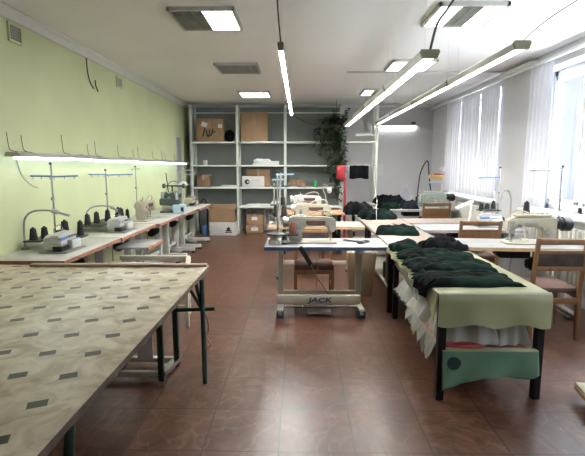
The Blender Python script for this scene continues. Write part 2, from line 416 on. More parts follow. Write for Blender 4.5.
grid_light(1.52, 6.35, (1, 0, 1), 'square ceiling light partly behind the wide hanging tube lamp')
grid_light(1.46, 8.6, (1, 0, 1), 'farthest right square ceiling light above the hanging tube lamps')

def trough(x, y0, z, width, lens, label, m='lamp_house', wire=True):
    """one row of hanging fluorescent units = one thing each"""
    y = y0
    for k, L in enumerate(lens):
        t = thing('hanging_tube_lamp', label[k], 'tube lamp', (x, y + L / 2, z)); h = L / 2 - .012
        w2 = width / 2
        prof = [(-w2 * .72, 0), (-w2, .042), (-w2 * .9, .056), (w2 * .9, .056), (w2, .042), (w2 * .72, 0), (w2 * .62, 0), (w2 * .7, .046), (-w2 * .7, .046), (-w2 * .62, 0)]
        MB().prism(prof, 'y', -h + .02, h - .02).build('reflector', m, t)
        if width > .12:
            for s in (-1, 1): MB().cyl((s * w2 * .34, -h + .03, .034), (s * w2 * .34, h - .03, .034), .011).build('tube', 'tube', t)
            lv = MB(); n = int(L / .08)
            for q in range(1, n):
                yy = -h + 2 * h * q / n; lv.span((-w2 * .64, yy - .002, .000), (w2 * .64, yy + .002, .020))
            for s in (-1, 1): lv.span((s * w2 * .62 - .004, -h + .02, .0), (s * w2 * .62 + .004, h - .02, .020))
            lv.build('louvre', 'lamp_house', t)
        else:
            MB().cyl((0, -h + .04, .012), (0, h - .04, .012), .016).build('tube', 'tube_aisle', t)
        for s in (-1, 1): MB().prism([(-w2 * .76, -.004), (-w2 * 1.03, .042), (-w2 * .92, .06), (w2 * .92, .06), (w2 * 1.03, .042), (w2 * .76, -.004)], 'y', s * h - .012, s * h + .012).build('end_cap', 'end_olive', t)
        for s in (-1, 1): MB().cyl((0, s * h * .8, .05), (0, s * h * .8, ZC - z), .0006, n=6).build('suspension_wire', 'steel_dull', t)
        y += L
trough(.975, 3.46, 2.35, .145, [1.52, 1.52, 1.5, 1.45], ['nearest wide hanging tube lamp in the row over the long tables', 'second wide hanging tube lamp in the row over the long tables', 'third wide hanging tube lamp in the row over the long tables', 'farthest wide hanging tube lamp, ending beside the vine'])
trough(1.665, 3.47, 2.415, .13, [1.55, 1.55, 1.55, 1.55], ['nearest hanging tube lamp in the row closest to the windows', 'second hanging tube lamp in the row closest to the windows', 'third hanging tube lamp in the row closest to the windows', 'farthest hanging tube lamp in the row closest to the windows'])
trough(-.155, 3.62, 2.45, .05, [1.55, 1.55, 1.55], ['nearest narrow hanging tube lamp over the centre aisle', 'middle narrow hanging tube lamp over the centre aisle', 'farthest narrow hanging tube lamp over the centre aisle'])
def cable(pts, r, m, name, label, cat='cable'):
    return tag(MB().tube(pts, r, 6, 5).build(name, m), label, cat)
cable([(.975, 3.46, 2.41), (1.05, 3.57, 2.62), (1.17, 3.72, 2.78), (1.27, 3.75, ZC)], .010, 'black', 'lamp_cable', 'black cable from the wide hanging lamp up to the ceiling')
cable([(-.155, 3.62, 2.51), (-.17, 3.55, 2.7), (-.18, 3.5, ZC)], .006, 'rubber', 'lamp_cable', 'thin cable from the centre aisle lamp up to the ceiling')
cable([(1.665, 3.46, 2.475), (1.83, 3.42, 2.62), (2.2, 3.3, 2.86), (2.27, 3.3, ZC)], .004, 'rubber', 'lamp_cable', 'thin wire from the window side lamp up to the ceiling')
cable([(-.155, 8.26, 2.46), (.2, 8.6, 2.33), (.6, 9.0, 2.32), (.95, 9.38, 2.40)], .005, 'rubber', 'lamp_cable', 'sagging thin wire between the centre lamps and the vine')
o = MB().box(((.7 + 3.0) / 2, 6.8, ZC - .012), (2.3, .03, .024), .004).build('ceiling_conduit', 'lamp_house'); tag(o, 'thin grey conduit running across the ceiling to the right wall', 'conduit')
t = thing('strip_lamp', 'short strip lamp fixed high on the right wall above the pier', 'strip lamp', (XR, 6.4, 2.86))
MB().box((-.06, 0, 0), (.12, .9, .045), .01).build('lamp_housing', 'white_trim', t); MB().cyl((-.08, -.42, -.035), (-.08, .42, -.035), .013).build('tube', 'white_box', t)
# strip light on the back wall
t = thing('strip_light', 'lit strip light fixed across the grey back wall', 'strip light', (2.2, YB, 2.44))
MB().box((0, -.035, .02), (1.04, .07, .05), .01).build('light_housing', 'white_trim', t); MB().cyl((-.48, -.045, -.018), (.48, -.045, -.018), .014).build('tube', 'tube_back', t)
MB().box((.42, -.04, .07), (.1, .03, .05), .008).build('light_bracket', 'black', t)
# lamps along the left wall
ordn = ['nearest', 'second nearest', 'third nearest', 'farthest']
for k, (a, b) in enumerate([(3.74, 5.2), (5.23, 6.69), (6.72, 8.18), (8.2, 9.5)]):
    t = thing('wall_strip_light', 'lit strip light on the green wall, %s of the row' % ordn[k], 'strip light', (XL, (a + b) / 2, 1.61 - .012 * k), 0)
    h = (b - a) / 2
    MB().prism([(.10, .012), (.12, .05), (.22, .05), (.26, .012)], 'y', -h, h, .003).build('light_housing', 'lamp_house', t)
    MB().cyl((.18, -h + .03, .000), (.18, h - .03, .000), .011).build('tube', 'tube_wall', t)
    bq = MB()
    for s in (-1, 1): bq.bar((0, s * h * .7, .045), (.18, s * h * .7, .055), .02, .012)
    bq.build('wall_bracket', 'steel_dull', t)
    for s in (-.7, -.42, .55): MB().tube([(.13, s * h, .05), (.03, s * h, .07), (.008, s * h, .11), (.006, s * h - .01, .2 + .10 * rnd.random())], .0028, 6, 3).build('feed_wire', 'rubber', t)

# left wall bits
for (y, z, h, lab) in [(4.175, 2.74, .085, 'square grille vent high on the green wall nearest the camera'), (6.52, 2.73, .075, 'smaller grille vent farther along the green wall')]:
    t = thing('wall_vent', lab, 'vent', (XL, y, z))
    f = MB(); W = .095
    for p, q in (((0, -W, -h), (.02, -W + .02, h)), ((0, W - .02, -h), (.02, W, h)), ((0, -W, -h), (.02, W, -h + .02)), ((0, -W, h - .02), (.02, W, h))): f.span(p, q)
    f.build('vent_frame', 'wall_green', t)
    MB().span((.001, -W + .01, -h + .01), (.004, W - .01, h - .01)).build('vent_back', 'rubber', t)
    g = MB()
    for k in range(1, 7):
        y_ = -W + 2 * W * k / 7; g.span((.004, y_ - .006, -h + .01), (.012, y_ + .006, h - .01))
        z_ = -h + 2 * h * k / 7; g.span((.004, -W + .01, z_ - .006), (.012, W - .01, z_ + .006))
    g.build('grille', 'lamp_house', t)
cable([(XL + .01, 5.55, 2.85), (XL + .012, 5.55, 2.72), (XL + .02, 5.56, 2.62), (XL + .012, 5.62, 2.56), (XL + .03, 5.66, 2.50)], .007, 'rubber', 'hanging_wire', 'loose dark wire hanging from the cornice on the green wall', 'wire')
cable([(XL + .008, 5.76, 2.62), (XL + .012, 5.76, 2.55), (XL + .03, 5.78, 2.48)], .007, 'rubber', 'hanging_wire', 'short wire stub on the green wall beside the loose wire', 'wire')
cable([(XL + .01, 4.05, 1.60), (XL + .02, 4.1, 1.45), (XL + .05, 4.18, 1.36), (XL + .06, 4.26, 1.33)], .006, 'leg_grey', 'lamp_plug', 'plug on a thin cord dangling below the nearest wall strip light', 'plug')

# ---------------------------------------------------------------- shelving
SY0, SY1 = 9.88, 10.33
sh = thing('shelving_rack', 'pale floor to ceiling shelving rack along the back wall', 'shelving')
PX = [-2.42, -1.395, -.335, .935]
for x in PX:
    for y in (SY0, SY1 - .05): MB().span((x - .025, y, 0), (x + .025, y + .05, ZC - .07), .004).build('post', 'shelf_white', sh)
MB().span((1.655, SY0, 0), (1.72, SY0 + .05, ZC - .07), .004).build('post', 'shelf_white', sh)
MB().span((1.655, SY1 - .05, 0), (1.71, SY1, ZC - .07), .004).build('post', 'shelf_white', sh)
for k, (a, b) in enumerate(zip(PX, PX[1:])):
    zs = [2.065, 1.55, 1.055] + ([.62] if k > 0 else [])
    for z in zs: MB().span((a - .02, SY0 - .005, z - .035), (b + .02, SY1, z), .004).build('shelf_board', 'shelf_white', sh)
    MB().span((a + .02, SY1 - .03, 2.72), (b - .02, SY1 - .01, 2.745)).build('rail', 'shelf_white', sh)
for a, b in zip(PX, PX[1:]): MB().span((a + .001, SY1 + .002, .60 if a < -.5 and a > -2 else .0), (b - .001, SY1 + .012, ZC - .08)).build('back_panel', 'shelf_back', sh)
MB().span((.955, SY0, 2.03), (1.66, SY0 + .12, 2.065), .004).build('shelf_board', 'shelf_white', sh)
MB().span((1.25, SY0 + .1, 2.19), (1.655, SY0 + .13, 2.24), .004).build('rail', 'shelf_white', sh)
MB().span((-2.45, SY0 + .05, 0), (-2.43, SY1 - .05, ZC - .08), .003).build('side_panel', 'shelf_white', sh)

def carton(x0, x1, y0, y1, z0, z1, label, m='carton', flaps=0, tape=True, name='cardboard_box', marks=None, group=None):
    t = thing(name, label, 'box', ((x0 + x1) / 2, (y0 + y1) / 2, z0), 0, group)
    w, d, h = (x1 - x0) / 2, (y1 - y0) / 2, z1 - z0
    if flaps:
        b = MB(); th = .008
        b.span((-w, -d, 0), (w, d, th)); b.span((-w, -d, 0), (-w + th, d, h)); b.span((w - th, -d, 0), (w, d, h)); b.span((-w, -d, 0), (w, -d + th, h)); b.span((-w, d - th, 0), (w, d, h))
        b.build('box_body', m, t)
        MB().box((-w - .035, 0, h + .03), (.008, 2 * d * .95, .1), .002, (0, -.8, 0)).build('flap', m, t)
        MB().box((w + .035, 0, h + .03), (.008, 2 * d * .95, .1), .002, (0, .8, 0)).build('flap', m, t)
        MB().box((0, d + .01, h + .05), (2 * w * .95, .008, .12), .002, (-.3, 0, 0)).build('flap', m, t)
    else: MB().span((-w, -d, 0), (w, d, h), .006).build('box_body', m, t)
    if tape and not flaps:
        MB().span((-.025, -d - .002, h * .6), (.025, d * .9, h + .002)).build('tape', 'tape', t)
    for (mx, mz, mw, mh, mm, nm, rot) in marks or []:
        MB().box((mx * w, -d - .002, mz * h), (mw, .004, mh), 0, (0, rot, 0)).build(nm, mm, t)
    return t
carton(-2.31, -1.71, 9.93, 10.28, 2.066, 2.565, 'large brown cardboard box with white stickers on the top left shelf', marks=[(-.38, .75, .13, .10, 'paper', 'sticker', .3), (.78, .68, .09, .08, 'paper', 'sticker', 0),
    (-.42, .42, .03, .20, 'ink', 'marking', .25), (-.2, .36, .03, .16, 'ink', 'marking', -.2), (-.02, .36, .03, .17, 'ink', 'marking', .1), (-.1, .28, .1, .025, 'ink', 'marking', .2), (.18, .40, .035, .16, 'ink', 'marking', .35), (.3, .42, .10, .02, 'ink', 'marking', -.3)])
bag = MB().sph((0, 0, .14), .14, (.8, .8, 1)); 
tag(bag.build('dark_bag', 'garment_black', loc=(-1.60, 10.15, 2.066)), 'dark bundle tucked beside the large box on the top left shelf', 'bag')
carton(-1.31, -.72, 9.93, 10.28, 2.066, 2.70, 'tall plain brown cardboard box on the top shelf of the second bay')
carton(-2.32, -2.04, 9.93, 10.2, 1.056, 1.325, 'small brown cardboard box on the third shelf of the left bay', 'carton_dark')
carton(-1.22, -.68, 10.06, 10.3, 1.056, 1.46, 'brown cardboard box standing behind a white box on the third shelf')
carton(-1.30, -.81, 9.9, 10.05, 1.056, 1.30, 'white box with a round black mark on the third shelf', 'white_box', tape=False, marks=[])
mk = [o for o in COL.objects if o.get('label', '').startswith('white box with a round')][0]
MB().cyl((-.13, -.0755, .12), (-.13, -.078, .12), .055, n=20).build('round_mark', 'ink', mk); MB().cyl((-.115, -.078, .12), (-.115, -.0795, .12), .022, n=16).build('round_mark', 'paper', mk)
MB().box((.06, -.077, .15), (.2, .003, .02)).build('printed_line', 'lamp_house', mk)
carton(-2.0, -1.415, 9.60, 9.86, 0, .30, 'white cardboard box on the floor below the left shelf bay', 'white_box', tape=False, marks=[(.45, .36, .13, .03, 'ink', 'printed_mark', 0), (.45, .5, .07, .07, 'ink', 'printed_mark', .78), (.45, .24, .16, .02, 'ink', 'printed_mark', 0)])
carton(-2.0, -1.43, 9.60, 9.86, .301, .57, 'open brown cardboard box stacked on the white floor box', 'carton', flaps=1)
carton(-1.23, -.84, 9.95, 10.25, 0, .19, 'lower of two brown boxes on the floor under the second bay', 'carton', marks=[(.0, .5, .16, .08, 'paper', 'sticker', 0)])
carton(-1.22, -.85, 9.95, 10.25, .191, .43, 'upper of two brown boxes on the floor under the second bay', 'carton', marks=[(.0, .62, .13, .07, 'paper', 'sticker', 0)])
for k, (w_, z_) in enumerate([(.58, 1.551), (.56, 1.596)]):
    tag(MB().box((0, 0, .021), (w_, .3, .042), .008).build('paper_stack', 'paper', loc=(-.77 + .01 * k, 10.08, z_), rz=.02 * k), ['lower white paper stack on the second shelf of the middle bay', 'upper white paper stack on the second shelf of the middle bay'][k], 'paper')
def crumple(label, cat, name, m, loc, L, W, H, rz, seed, amp=.5, n=40, group=None, dome=False):
    """folded / heaped cloth: closed rounded slab with folds"""
    b = MB(); top = []; bot = []
    for i in range(n + 1):
        r1 = []; r2 = []
        for j in range(n + 1):
            u = -1 + 2 * i / n; v = -1 + 2 * j / n
            pu = 1 + .20 * noise.noise((v * 2.3, seed * 1.7, 1.1)) ; pv = 1 + .20 * noise.noise((u * 2.3, seed * 2.1, 5.3))
            x = u * L / 2 * pu; y = v * W / 2 * pv
            e = (1 - abs(u) ** 5) * (1 - abs(v) ** 5); e = max(e, 0) ** .5
            if dome: e = (max(0, 1 - abs(u) ** 2.6) * max(0, 1 - abs(v) ** 2.6)) ** .6
            f = noise.noise((x * 7 + seed, y * 13 + seed, seed)) * .6 + noise.noise((x * 16, y * 22, seed * 3)) * .35 - 1.1 * (abs(noise.noise((x * 9 + 3, y * 9, seed * 1.3))) - .2) + .22 * math.sin(y * 34 + 9 * noise.noise((x * 4, y * 3, seed)))
            if dome: f = noise.noise((x * 6 + seed, y * 6, seed)) + .5 * noise.noise((x * 14, y * 14, seed)) - .8 * abs(noise.noise((x * 9, y * 9, seed * 2))) + .3
            z = H * e * (1 + amp * .62 * f * (e if dome else 1))
            r1.append(b.bm.verts.new((x, y, max(z, .004 if 0 < i < n and 0 < j < n else .002)))); r2.append(b.bm.verts.new((x, y, 0)))
        top.append(r1); bot.append(r2)
    for i in range(n):
        for j in range(n):
            b.bm.faces.new((top[i][j], top[i + 1][j], top[i + 1][j + 1], top[i][j + 1])); b.bm.faces.new((bot[i][j], bot[i][j + 1], bot[i + 1][j + 1], bot[i + 1][j]))
    for i in range(n):
        b.bm.faces.new((top[i][0], bot[i][0], bot[i + 1][0], top[i + 1][0])); b.bm.faces.new((top[i][n], top[i + 1][n], bot[i + 1][n], bot[i][n]))
        b.bm.faces.new((top[0][i], top[0][i + 1], bot[0][i + 1], bot[0][i])); b.bm.faces.new((top[n][i], bot[n][i], bot[n][i + 1], top[n][i + 1]))
    return tag(b.build(name, m, loc=loc, rz=rz, sharp=1.2), label, cat, group)
crumple('crumpled white paper on top of the stacks on the second shelf', 'paper', 'crumpled_paper', 'paper', (-.86, 10.05, 1.639), .38, .26, .05, 0, 3)
crumple('loose white papers spread on the low shelf under the white box', 'paper', 'loose_papers', 'paper', (-.95, 10.05, .621), .6, .28, .05, 0, 5)
crumple('small pile of white cloth at the right of the low shelf', 'cloth', 'white_cloth', 'white_box', (-.52, 10.05, .621), .32, .26, .10, 0, 6)
tag(MB().box((0, 0, .02), (.36, .28, .04), .004).build('paper_stack', 'white_box', loc=(-1.6, 10.05, 1.056)), 'flat white paper stack on the third shelf of the left bay', 'paper')
tag(MB().lathe([(.045, 0), (.05, .01), (.05, .10), (.042, .105)]).build('white_roll', 'paper', loc=(-2.14, 10.0, 1.551)), 'small white roll on the second shelf of the left bay', 'roll')
tag(MB().cyl((0, 0, 0), (0, 0, .14), .05, n=18, bev=.008).build('green_tub', 'green_plastic', loc=(.34, 9.98, 1.056)), 'small green tub on the third shelf left of the vine', 'tub')
crumple('brown paper bundle on the third shelf of the third bay', 'bundle', 'paper_bundle', 'carton_dark', (-.08, 10.05, 1.056), .40, .30, .15, 0, 9)
tag(MB().lathe([(.05, 0), (.055, .02), (.055, .13), (.02, .14), (.02, .16)]).build('white_jar', 'white_box', loc=(-1.47, 9.72, .571)), 'white jar standing in the open box on the floor', 'jar') if 0 else None
tag(MB().span((-.045, -.06, 0), (.045, .06, .23), .02).build('blue_bottle', 'blue', loc=(-2.13, 9.75, 0)), 'blue canister on the floor between the left table and white box', 'canister')
tag(MB().lathe([(.05, 0), (.055, .02), (.055, .13), (.03, .16), (.03, .2)]).build('white_jar', 'shelf_white', loc=(-1.50, 10.12, 0)), 'pale jar standing behind the open floor box', 'jar') if 0 else None
cable([(-2.25, 9.86, 0.0), (-2.27, 9.84, .35), (-2.22, 9.84, .72), (-2.14, 9.84, .78), (-2.09, 9.84, .6), (-2.1, 9.86, .1)], .016, 'rubber', 'black_hose', 'dark bent hose standing beside the left shelf post', 'hose')

# vine
vt = thing('hanging_vine', 'trailing dark green vine hanging in front of the shelves', 'plant', (.70, 9.70, 0))
MB().lathe([(.07, 0), (.10, .14), (.105, .16), (.095, .16), (.05, .03)], (0.08, 0, 2.28)).build('plant_pot', 'pot', vt)
MB().cyl((.08, 0, 2.44), (.08, 0, ZC), .004, n=6).build('hanging_cord', 'rubber', vt)
stems = MB(); leaves = MB(); vr = random.Random(3)
def leaf(p, size):
    d = Vector((vr.uniform(-1, 1), vr.uniform(-1, .3), vr.uniform(-1.1, .3))).normalized()
    s_ = d.cross(Vector((vr.uniform(-.3, .3), vr.uniform(-.3, .3), 1))).normalized(); n_ = s_.cross(d)
    q = [p, p + d * size * .4 + s_ * size * .34 + n_ * size * .06, p + d * size, p + d * size * .4 - s_ * size * .34 + n_ * size * .06, p + d * size * .45 - n_ * size * .05]
    v = [leaves.bm.verts.new(a) for a in q]
    leaves.bm.faces.new((v[0], v[1], v[4])); leaves.bm.faces.new((v[1], v[2], v[4])); leaves.bm.faces.new((v[2], v[3], v[4])); leaves.bm.faces.new((v[3], v[0], v[4]))
for k in range(26):
    top = Vector((.08 + vr.uniform(-.09, .09), vr.uniform(-.08, .08), 2.42))
    ex = vr.uniform(-.50, .20); ey = vr.uniform(-.16, .10)
    if k < 4: zt = vr.uniform(.80, 1.05); ex = vr.uniform(-.04, .08)
    elif k < 10: zt = vr.uniform(1.2, 1.6); ex = vr.uniform(-.16, .2)
    elif k < 22: zt = vr.uniform(1.65, 2.15)
    else: zt = vr.uniform(2.65, 2.8); ex = vr.choice([.16, .22, -.05, .3]) + vr.uniform(-.06, .06)
    pts = [top, top + Vector((ex * .7, ey * .7, .10 if zt < 2.5 else .12)), Vector((.08 + ex * .95, ey, (2.42 + zt) / 2)), Vector((.08 + ex * .85 if k < 10 else .08 + ex, ey, zt))]
    if zt > 2.5: pts = [top, Vector((.08 + ex * .6, ey * .3, 2.55)), Vector((.08 + ex, ey * .3, zt))]
    stems.tube(pts, .005, 5, 4)
    nl = int((2.5 - zt) * 105) if zt < 2.5 else 26
    for q in range(nl):
        u = vr.random() * (len(pts) - 1); i = int(u); p = pts[i].lerp(pts[i + 1], u - i)
        leaf(p + Vector((vr.gauss(0, .035), vr.gauss(0, .03), vr.gauss(0, .03))), vr.uniform(.06, .11))
stems.build('stem', 'stem', vt); leaves.build('foliage', 'leaf', vt)
t = thing('red_cabinet', 'red box mounted on a red post beside the vine', 'box', (.90, 9.42, 0))
MB().span((0.035, -.03, .0), (.085, .03, 1.3), .006).build('red_post', 'red', t); MB().span((-.13, -.06, 1.25), (.06, .06, 1.54), .012).build('red_case', 'red', t)
MB().span((-.11, -.065, 1.28), (.04, -.058, 1.51), .003).build('door', 'red', t)
# black garment hanging at bay 4
t = thing('hanging_garment', 'black garment folded over a rail right of the red box', 'garment', (1.31, 9.84, 0))
def hg(u, v):
    z = 1.55 - (abs(v - .5) * 2) * (.30 + .01 * math.sin(u * 9))
    return (-.21 + .42 * u, (.5 - v) * .045 + .006 * math.sin(u * 17), z)
MB().sheet(hg, 24, 16, .006).build('cloth', 'garment_black', t, sharp=2)
MB().cyl((-.355, 0, 1.545), (.36, 0, 1.545), .008).build('rail', 'steel_dull', t)
# back wall paper, sensor, cord
t = thing('wall_paper', 'white paper sheet pinned to the back wall', 'paper', (1.86, YB, 1.435)); MB().span((-.1, -.006, -.14), (.1, 0, .14)).build('sheet', 'paper', t)
t = thing('wall_sensor', 'small white sensor near the top of the back wall', 'sensor', (2.89, YB, 2.72)); MB().box((0, -.02, 0), (.06, .04, .1), .01).build('body', 'white_box', t)
cable([(1.655, 9.86, 2.35), (1.63, 9.75, 1.6), (1.56, 9.3, 1.18), (1.36, 7.9, 1.02), (1.24, 7.1, .97), (1.14, 6.55, .86), (1.13, 6.45, .745)], .0032, 'white_trim', 'hanging_cable', 'white cord running down from the post to the table', 'cord')

# ---------------------------------------------------------------- tables
def sewing_table(label, c, rz, L, W, H, top='top_white', edge='edge_red', legm='leg_white', inset=.16, pedal=True, motor=True, front=-1, foot_cap=None, off=0, cat='table', panel=False, th=.035, name='sewing_table'):
    t = thing(name, label, cat, (c[0], c[1], 0), rz)
    hx, hy = L / 2, W / 2
    MB().span((-hx + .004, -hy + .004, H - th), (hx - .004, hy - .004, H), .004).build('tabletop', top, t)
    e = MB(); z0, z1 = H - th - .002, H - .003
    e.span((-hx, -hy, z0), (hx, -hy + .006, z1)); e.span((-hx, hy - .006, z0), (hx, hy, z1)); e.span((-hx, -hy, z0), (-hx + .006, hy, z1)); e.span((hx - .006, -hy, z0), (hx, hy, z1))
    e.build('edge_band', edge, t)
    for s in (-1, 1):
        x = s * (hx - inset) + off
        g = MB(); g.span((x - .03, -.05, .09), (x + .03, .05, H - th - .04), .008); g.span((x - .03, -hy + .05, H - th - .045), (x + .03, hy - .05, H - th - .002), .005); g.span((x - .03, -hy + .03, .03), (x + .03, hy - .03, .095), .01)
        lg = g.build('leg', legm, t)
        if foot_cap: MB().span((x - .03, -hy - .04, .03), (x + .03, -hy + .05, .10), .01).build('foot_extension', legm, lg)
        for q in (-1, 1):
            MB().span((x - .038, q * (hy - .05 + (.06 if foot_cap else 0)) - .03, 0), (x + .038, q * (hy - .05 + (.06 if foot_cap else 0)) + .03, .085 if foot_cap else .035), .008).build('foot', foot_cap or 'rubber', lg)
    MB().span((-hx + inset + off, -.02, .16), (hx - inset + off, .02, .21), .005).build('crossbar', legm, t)
    if pedal:
        MB().box((-.115, front * .1, .12), (.21, .22, .025), .006, (front * -.25, 0, 0)).build('pedal', 'steel_dull', t)
        MB().tube([(-.1, front * .05, .13), (-.08, 0, .4), (-.05, 0, H - th - .06)], .006, 6, 3).build('pedal_rod', 'steel', t)
    if motor:
        mo = MB(); mo.cyl((.13, 0.02, H - .22), (.33, .02, H - .22), .075, n=18, bev=.012); mo.span((.17, -.03, H - .16), (.29, .07, H - th - .001), .008); mo.cyl((.10, .02, H - .22), (.13, .02, H - .22), .05, n=18)
        mo.build('motor', 'black_metal', t)
        MB().span((-.22, -.12, H - .14), (.08, .12, H - th - .001), .012).build('oil_pan', 'black_metal', t)
    return t
# centre column: operator side is away from the camera, so the camera sees the back
jt = sewing_table('nearest sewing table in the centre, pale top with blue edge', (.268, 4.62), .01, 1.26, .55, .735, 'top_grey', 'blue_edge', 'leg_grey', inset=.215, foot_cap='blue_edge', front=1, motor=False, off=-.055)
MB().span((-.50, -.275, .14), (.345, -.235, .235), .008).build('cross_panel', 'leg_grey', jt, label='pale panel with dark blue lettering')
fc = bpy.data.curves.new('lettering', 'FONT'); fc.body = 'JACK'; fc.size = .068; fc.extrude = .002; fc.align_x = 'CENTER'; fc.offset = .0022; fc.shear = .15
to = bpy.data.objects.new('tmp', fc); COL.objects.link(to); bpy.context.view_layer.update()
me = bpy.data.meshes.new_from_object(to.evaluated_get(bpy.context.evaluated_depsgraph_get())); bpy.data.objects.remove(to)
me.materials.clear(); me.materials.append(M['blue_edge'])
lo = bpy.data.objects.new('lettering', me); COL.objects.link(lo); lo.parent = jt; lo.location = (-.065, -.2765, .164); lo.rotation_euler = (PI / 2, 0, 0); lo.scale = (1.5, 1, 1)
MB().box((-.07, -.2, .04), (.24, .1, .03), .006).build('treadle', 'steel_dull', jt)
MB().cyl((-.45, -.12, .07), (.33, -.12, .07), .014).build('stretcher_rod', 'steel', jt)
MB().bar((-.27, -.282, .74), (-.16, -.30, .56), .045, .03, .006).build('knee_lever', 'black_metal', jt)
MB().tube([(-.16, -.3, .56), (-.1, -.24, .42), (-.02, -.2, .3), (.04, -.2, .2)], .005, 6, 3).build('drive_belt', 'tan_cloth', jt)
sewing_table('second sewing table in the centre, light wood edge', (.215, 6.1), 0, 1.31, .55, .735, 'top_pink', 'edge_wood', 'leg_grey', front=1)
sewing_table('third sewing table in the centre, reddish brown top', (.21, 7.82), 0, 1.3, .55, .735, 'edge_red', 'edge_wood', 'black_metal', front=1)
# left row
LT = .765
LC = [('first sewing table along the green wall, next to the cutting table', -2.275, 4.105, 1.15, .66), ('second sewing table along the green wall', -2.265, 5.27, 1.14, .66), ('third sewing table along the green wall', -2.24, 6.43, 1.14, .70),
      ('fourth sewing table along the green wall, under the dark machine', -2.22, 7.44, .86, .74), ('last sewing table along the green wall, nearest the shelves', -2.19, 8.42, 1.06, .76)]
for k, (lab, x, y, L, W) in enumerate(LC): sewing_table(lab, (x, y), PI / 2, L, W, LT, 'top_left', 'edge_red', 'leg_white', front=-1)
# right rows
sewing_table('sewing table by the nearer window, under the cream machine', (2.30, 4.60), -.09, 1.22, .56, .735, 'top_white', 'edge_wood', 'leg_white')
sewing_table('white sewing table under the white overlock machine', (2.22, 5.83), 0, 1.3, .60, .735, 'top_white', 'top_white', 'leg_white')
sewing_table('pinkish topped sewing table behind the white overlock table', (2.24, 6.5), 0, 1.36, .56, .735, 'top_pink', 'top_white', 'leg_white', motor=False)
sewing_table('white sewing table near the back wall, under the sage machine', (2.17, 8.38), 0, 1.5, .58, .735, 'top_white', 'top_white', 'leg_white')
sewing_table('rearmost white table against the back wall', (2.15, 9.45), 0, 1.5, .6, .735, 'top_white', 'top_white', 'leg_white', pedal=False, motor=False, name='work_table')
# pull-out shelf under the left row
t = thing('side_shelf', 'low wooden side shelf jutting out below the second left table', 'side shelf', (-1.86, 5.02, 0))
MB().span((-.2, -.22, .615), (.16, .30, .64), .004).build('shelf_board', 'top_white', t); MB().span((.155, -.22, .6), (.17, .30, .638), .003).build('edge_band', 'edge_red', t)
MB().bar((.05, .05, .62), (-.12, .2, .0), .03).build('leg', 'leg_white', t); MB().bar((.05, -.1, .62), (-.02, -.16, .0), .03).build('leg', 'leg_white', t)
# low metal frame behind the cutting table
t = thing('metal_frame', 'pale low metal frame standing behind the cutting table', 'frame', (0, 0, 0))
for nm, a, b in (('rail', (-1.86, 4.14, .6), (-1.06, 4.05, .6)), ('rail', (-1.06, 4.05, .6), (-1.15, 4.44, .6)), ('rail', (-1.86, 4.44, .6), (-1.15, 4.44, .6))): MB().bar(a, b, .045, .045, .006).build(nm, 'leg_grey', t)
for x, y in ((-1.08, 4.06), (-1.16, 4.43), (-1.82, 4.43), (-1.82, 4.13)): MB().bar((x, y, .6), (x, y, 0), .035, .035).build('leg', 'leg_grey', t)
MB().bar((-1.82, 4.13, .2), (-1.08, 4.06, .2), .03).build('stretcher', 'leg_grey', t)

# big cutting table
ct = thing('cutting_table', 'large cutting table with patterned oilcloth in the left foreground', 'table')
CX0, CX1, CY0, CY1, CZ = -2.56, -.742, .75, 3.50, .735
MB().span((CX0, CY0, CZ - .03), (CX1 - .012, CY1 - .01, CZ - .003), .003).build('tabletop', 'slat', ct)
def oc(u, v):
    x = CX0 + (CX1 - CX0) * u; y = CY0 + (CY1 - CY0) * v
    return (x, y, CZ + .0012)
MB().sheet(oc, 20, 30, .0036).build('oilcloth', 'oilcloth', ct)
def hem(u, v):
    y = CY0 + (CY1 - CY0) * u; dd = .030 + .006 * noise.noise((y * 6, 3, 0))
    return (CX1 + .000 + .002 * math.sin(y * 23) * v, y, CZ - dd * v)
MB().sheet(hem, 90, 3, .002).build('board_edge', 'edge_dark', ct)
def leg_pole(x0, y0, x1, y1): MB().cyl((x0, y0, CZ - .03), (x1, y1, 0), .018, n=12).build('leg', 'leg_green', ct)
leg_pole(-.795, 3.13, -.672, 2.96) if 0 else leg_pole(-.728, 3.17, -.675, 2.96)
leg_pole(-.80, 1.42, -.80, 1.30); leg_pole(-2.45, 3.3, -2.45, 3.3); leg_pole(-2.45, 1.3, -2.45, 1.3)
MB().cyl((-.63, 3.12, .50), (-1.0, 3.13, .48), .014).build('crossbar', 'leg_green', ct)
MB().cyl((-.71, 3.10, .49), (-.86, 3.18, .70), .012).build('brace', 'leg_green', ct); MB().cyl((-.71, 3.10, .5), (-.79, 3.22, .70), .016).build('brace', 'leg_green', ct)
MB().tube([(-.665, 3.0, .50), (-.645, 2.99, .40), (-.66, 2.99, .33), (-.63, 2.98, .28), (-.67, 2.99, .25)], .006, 6, 4).build('knotted_string', 'slat', ct)
tr = thing('table_trestle', 'silver and dark steel trestle standing under the cutting table', 'trestle')
for a, b in (((-1.0, 3.0, 0), (-1.0, 3.0, .70)), ((-.955, 3.24, 0), (-.955, 3.24, .70))): MB().bar(a, b, .04, .04, .004).build('leg', 'leg_green', tr)
for a, b in (((-1.42, 3.0, .05), (-1.02, 3.0, .05)), ((-1.42, 3.24, .05), (-.97, 3.24, .05))): MB().bar(a, b, .04, .04, .004).build('base_bar', 'leg_grey', tr)
MB().bar((-.995, 3.0, .05), (-.955, 3.24, .05), .05, .03).build('base_bar', 'steel', tr); MB().bar((-1.4, 3.0, .05), (-1.4, 3.24, .05), .04).build('base_bar', 'leg_grey', tr)
MB().span((-1.24, 3.18, .07), (-1.12, 3.19, .34)).build('panel', 'white_box', tr, label='white board panel')
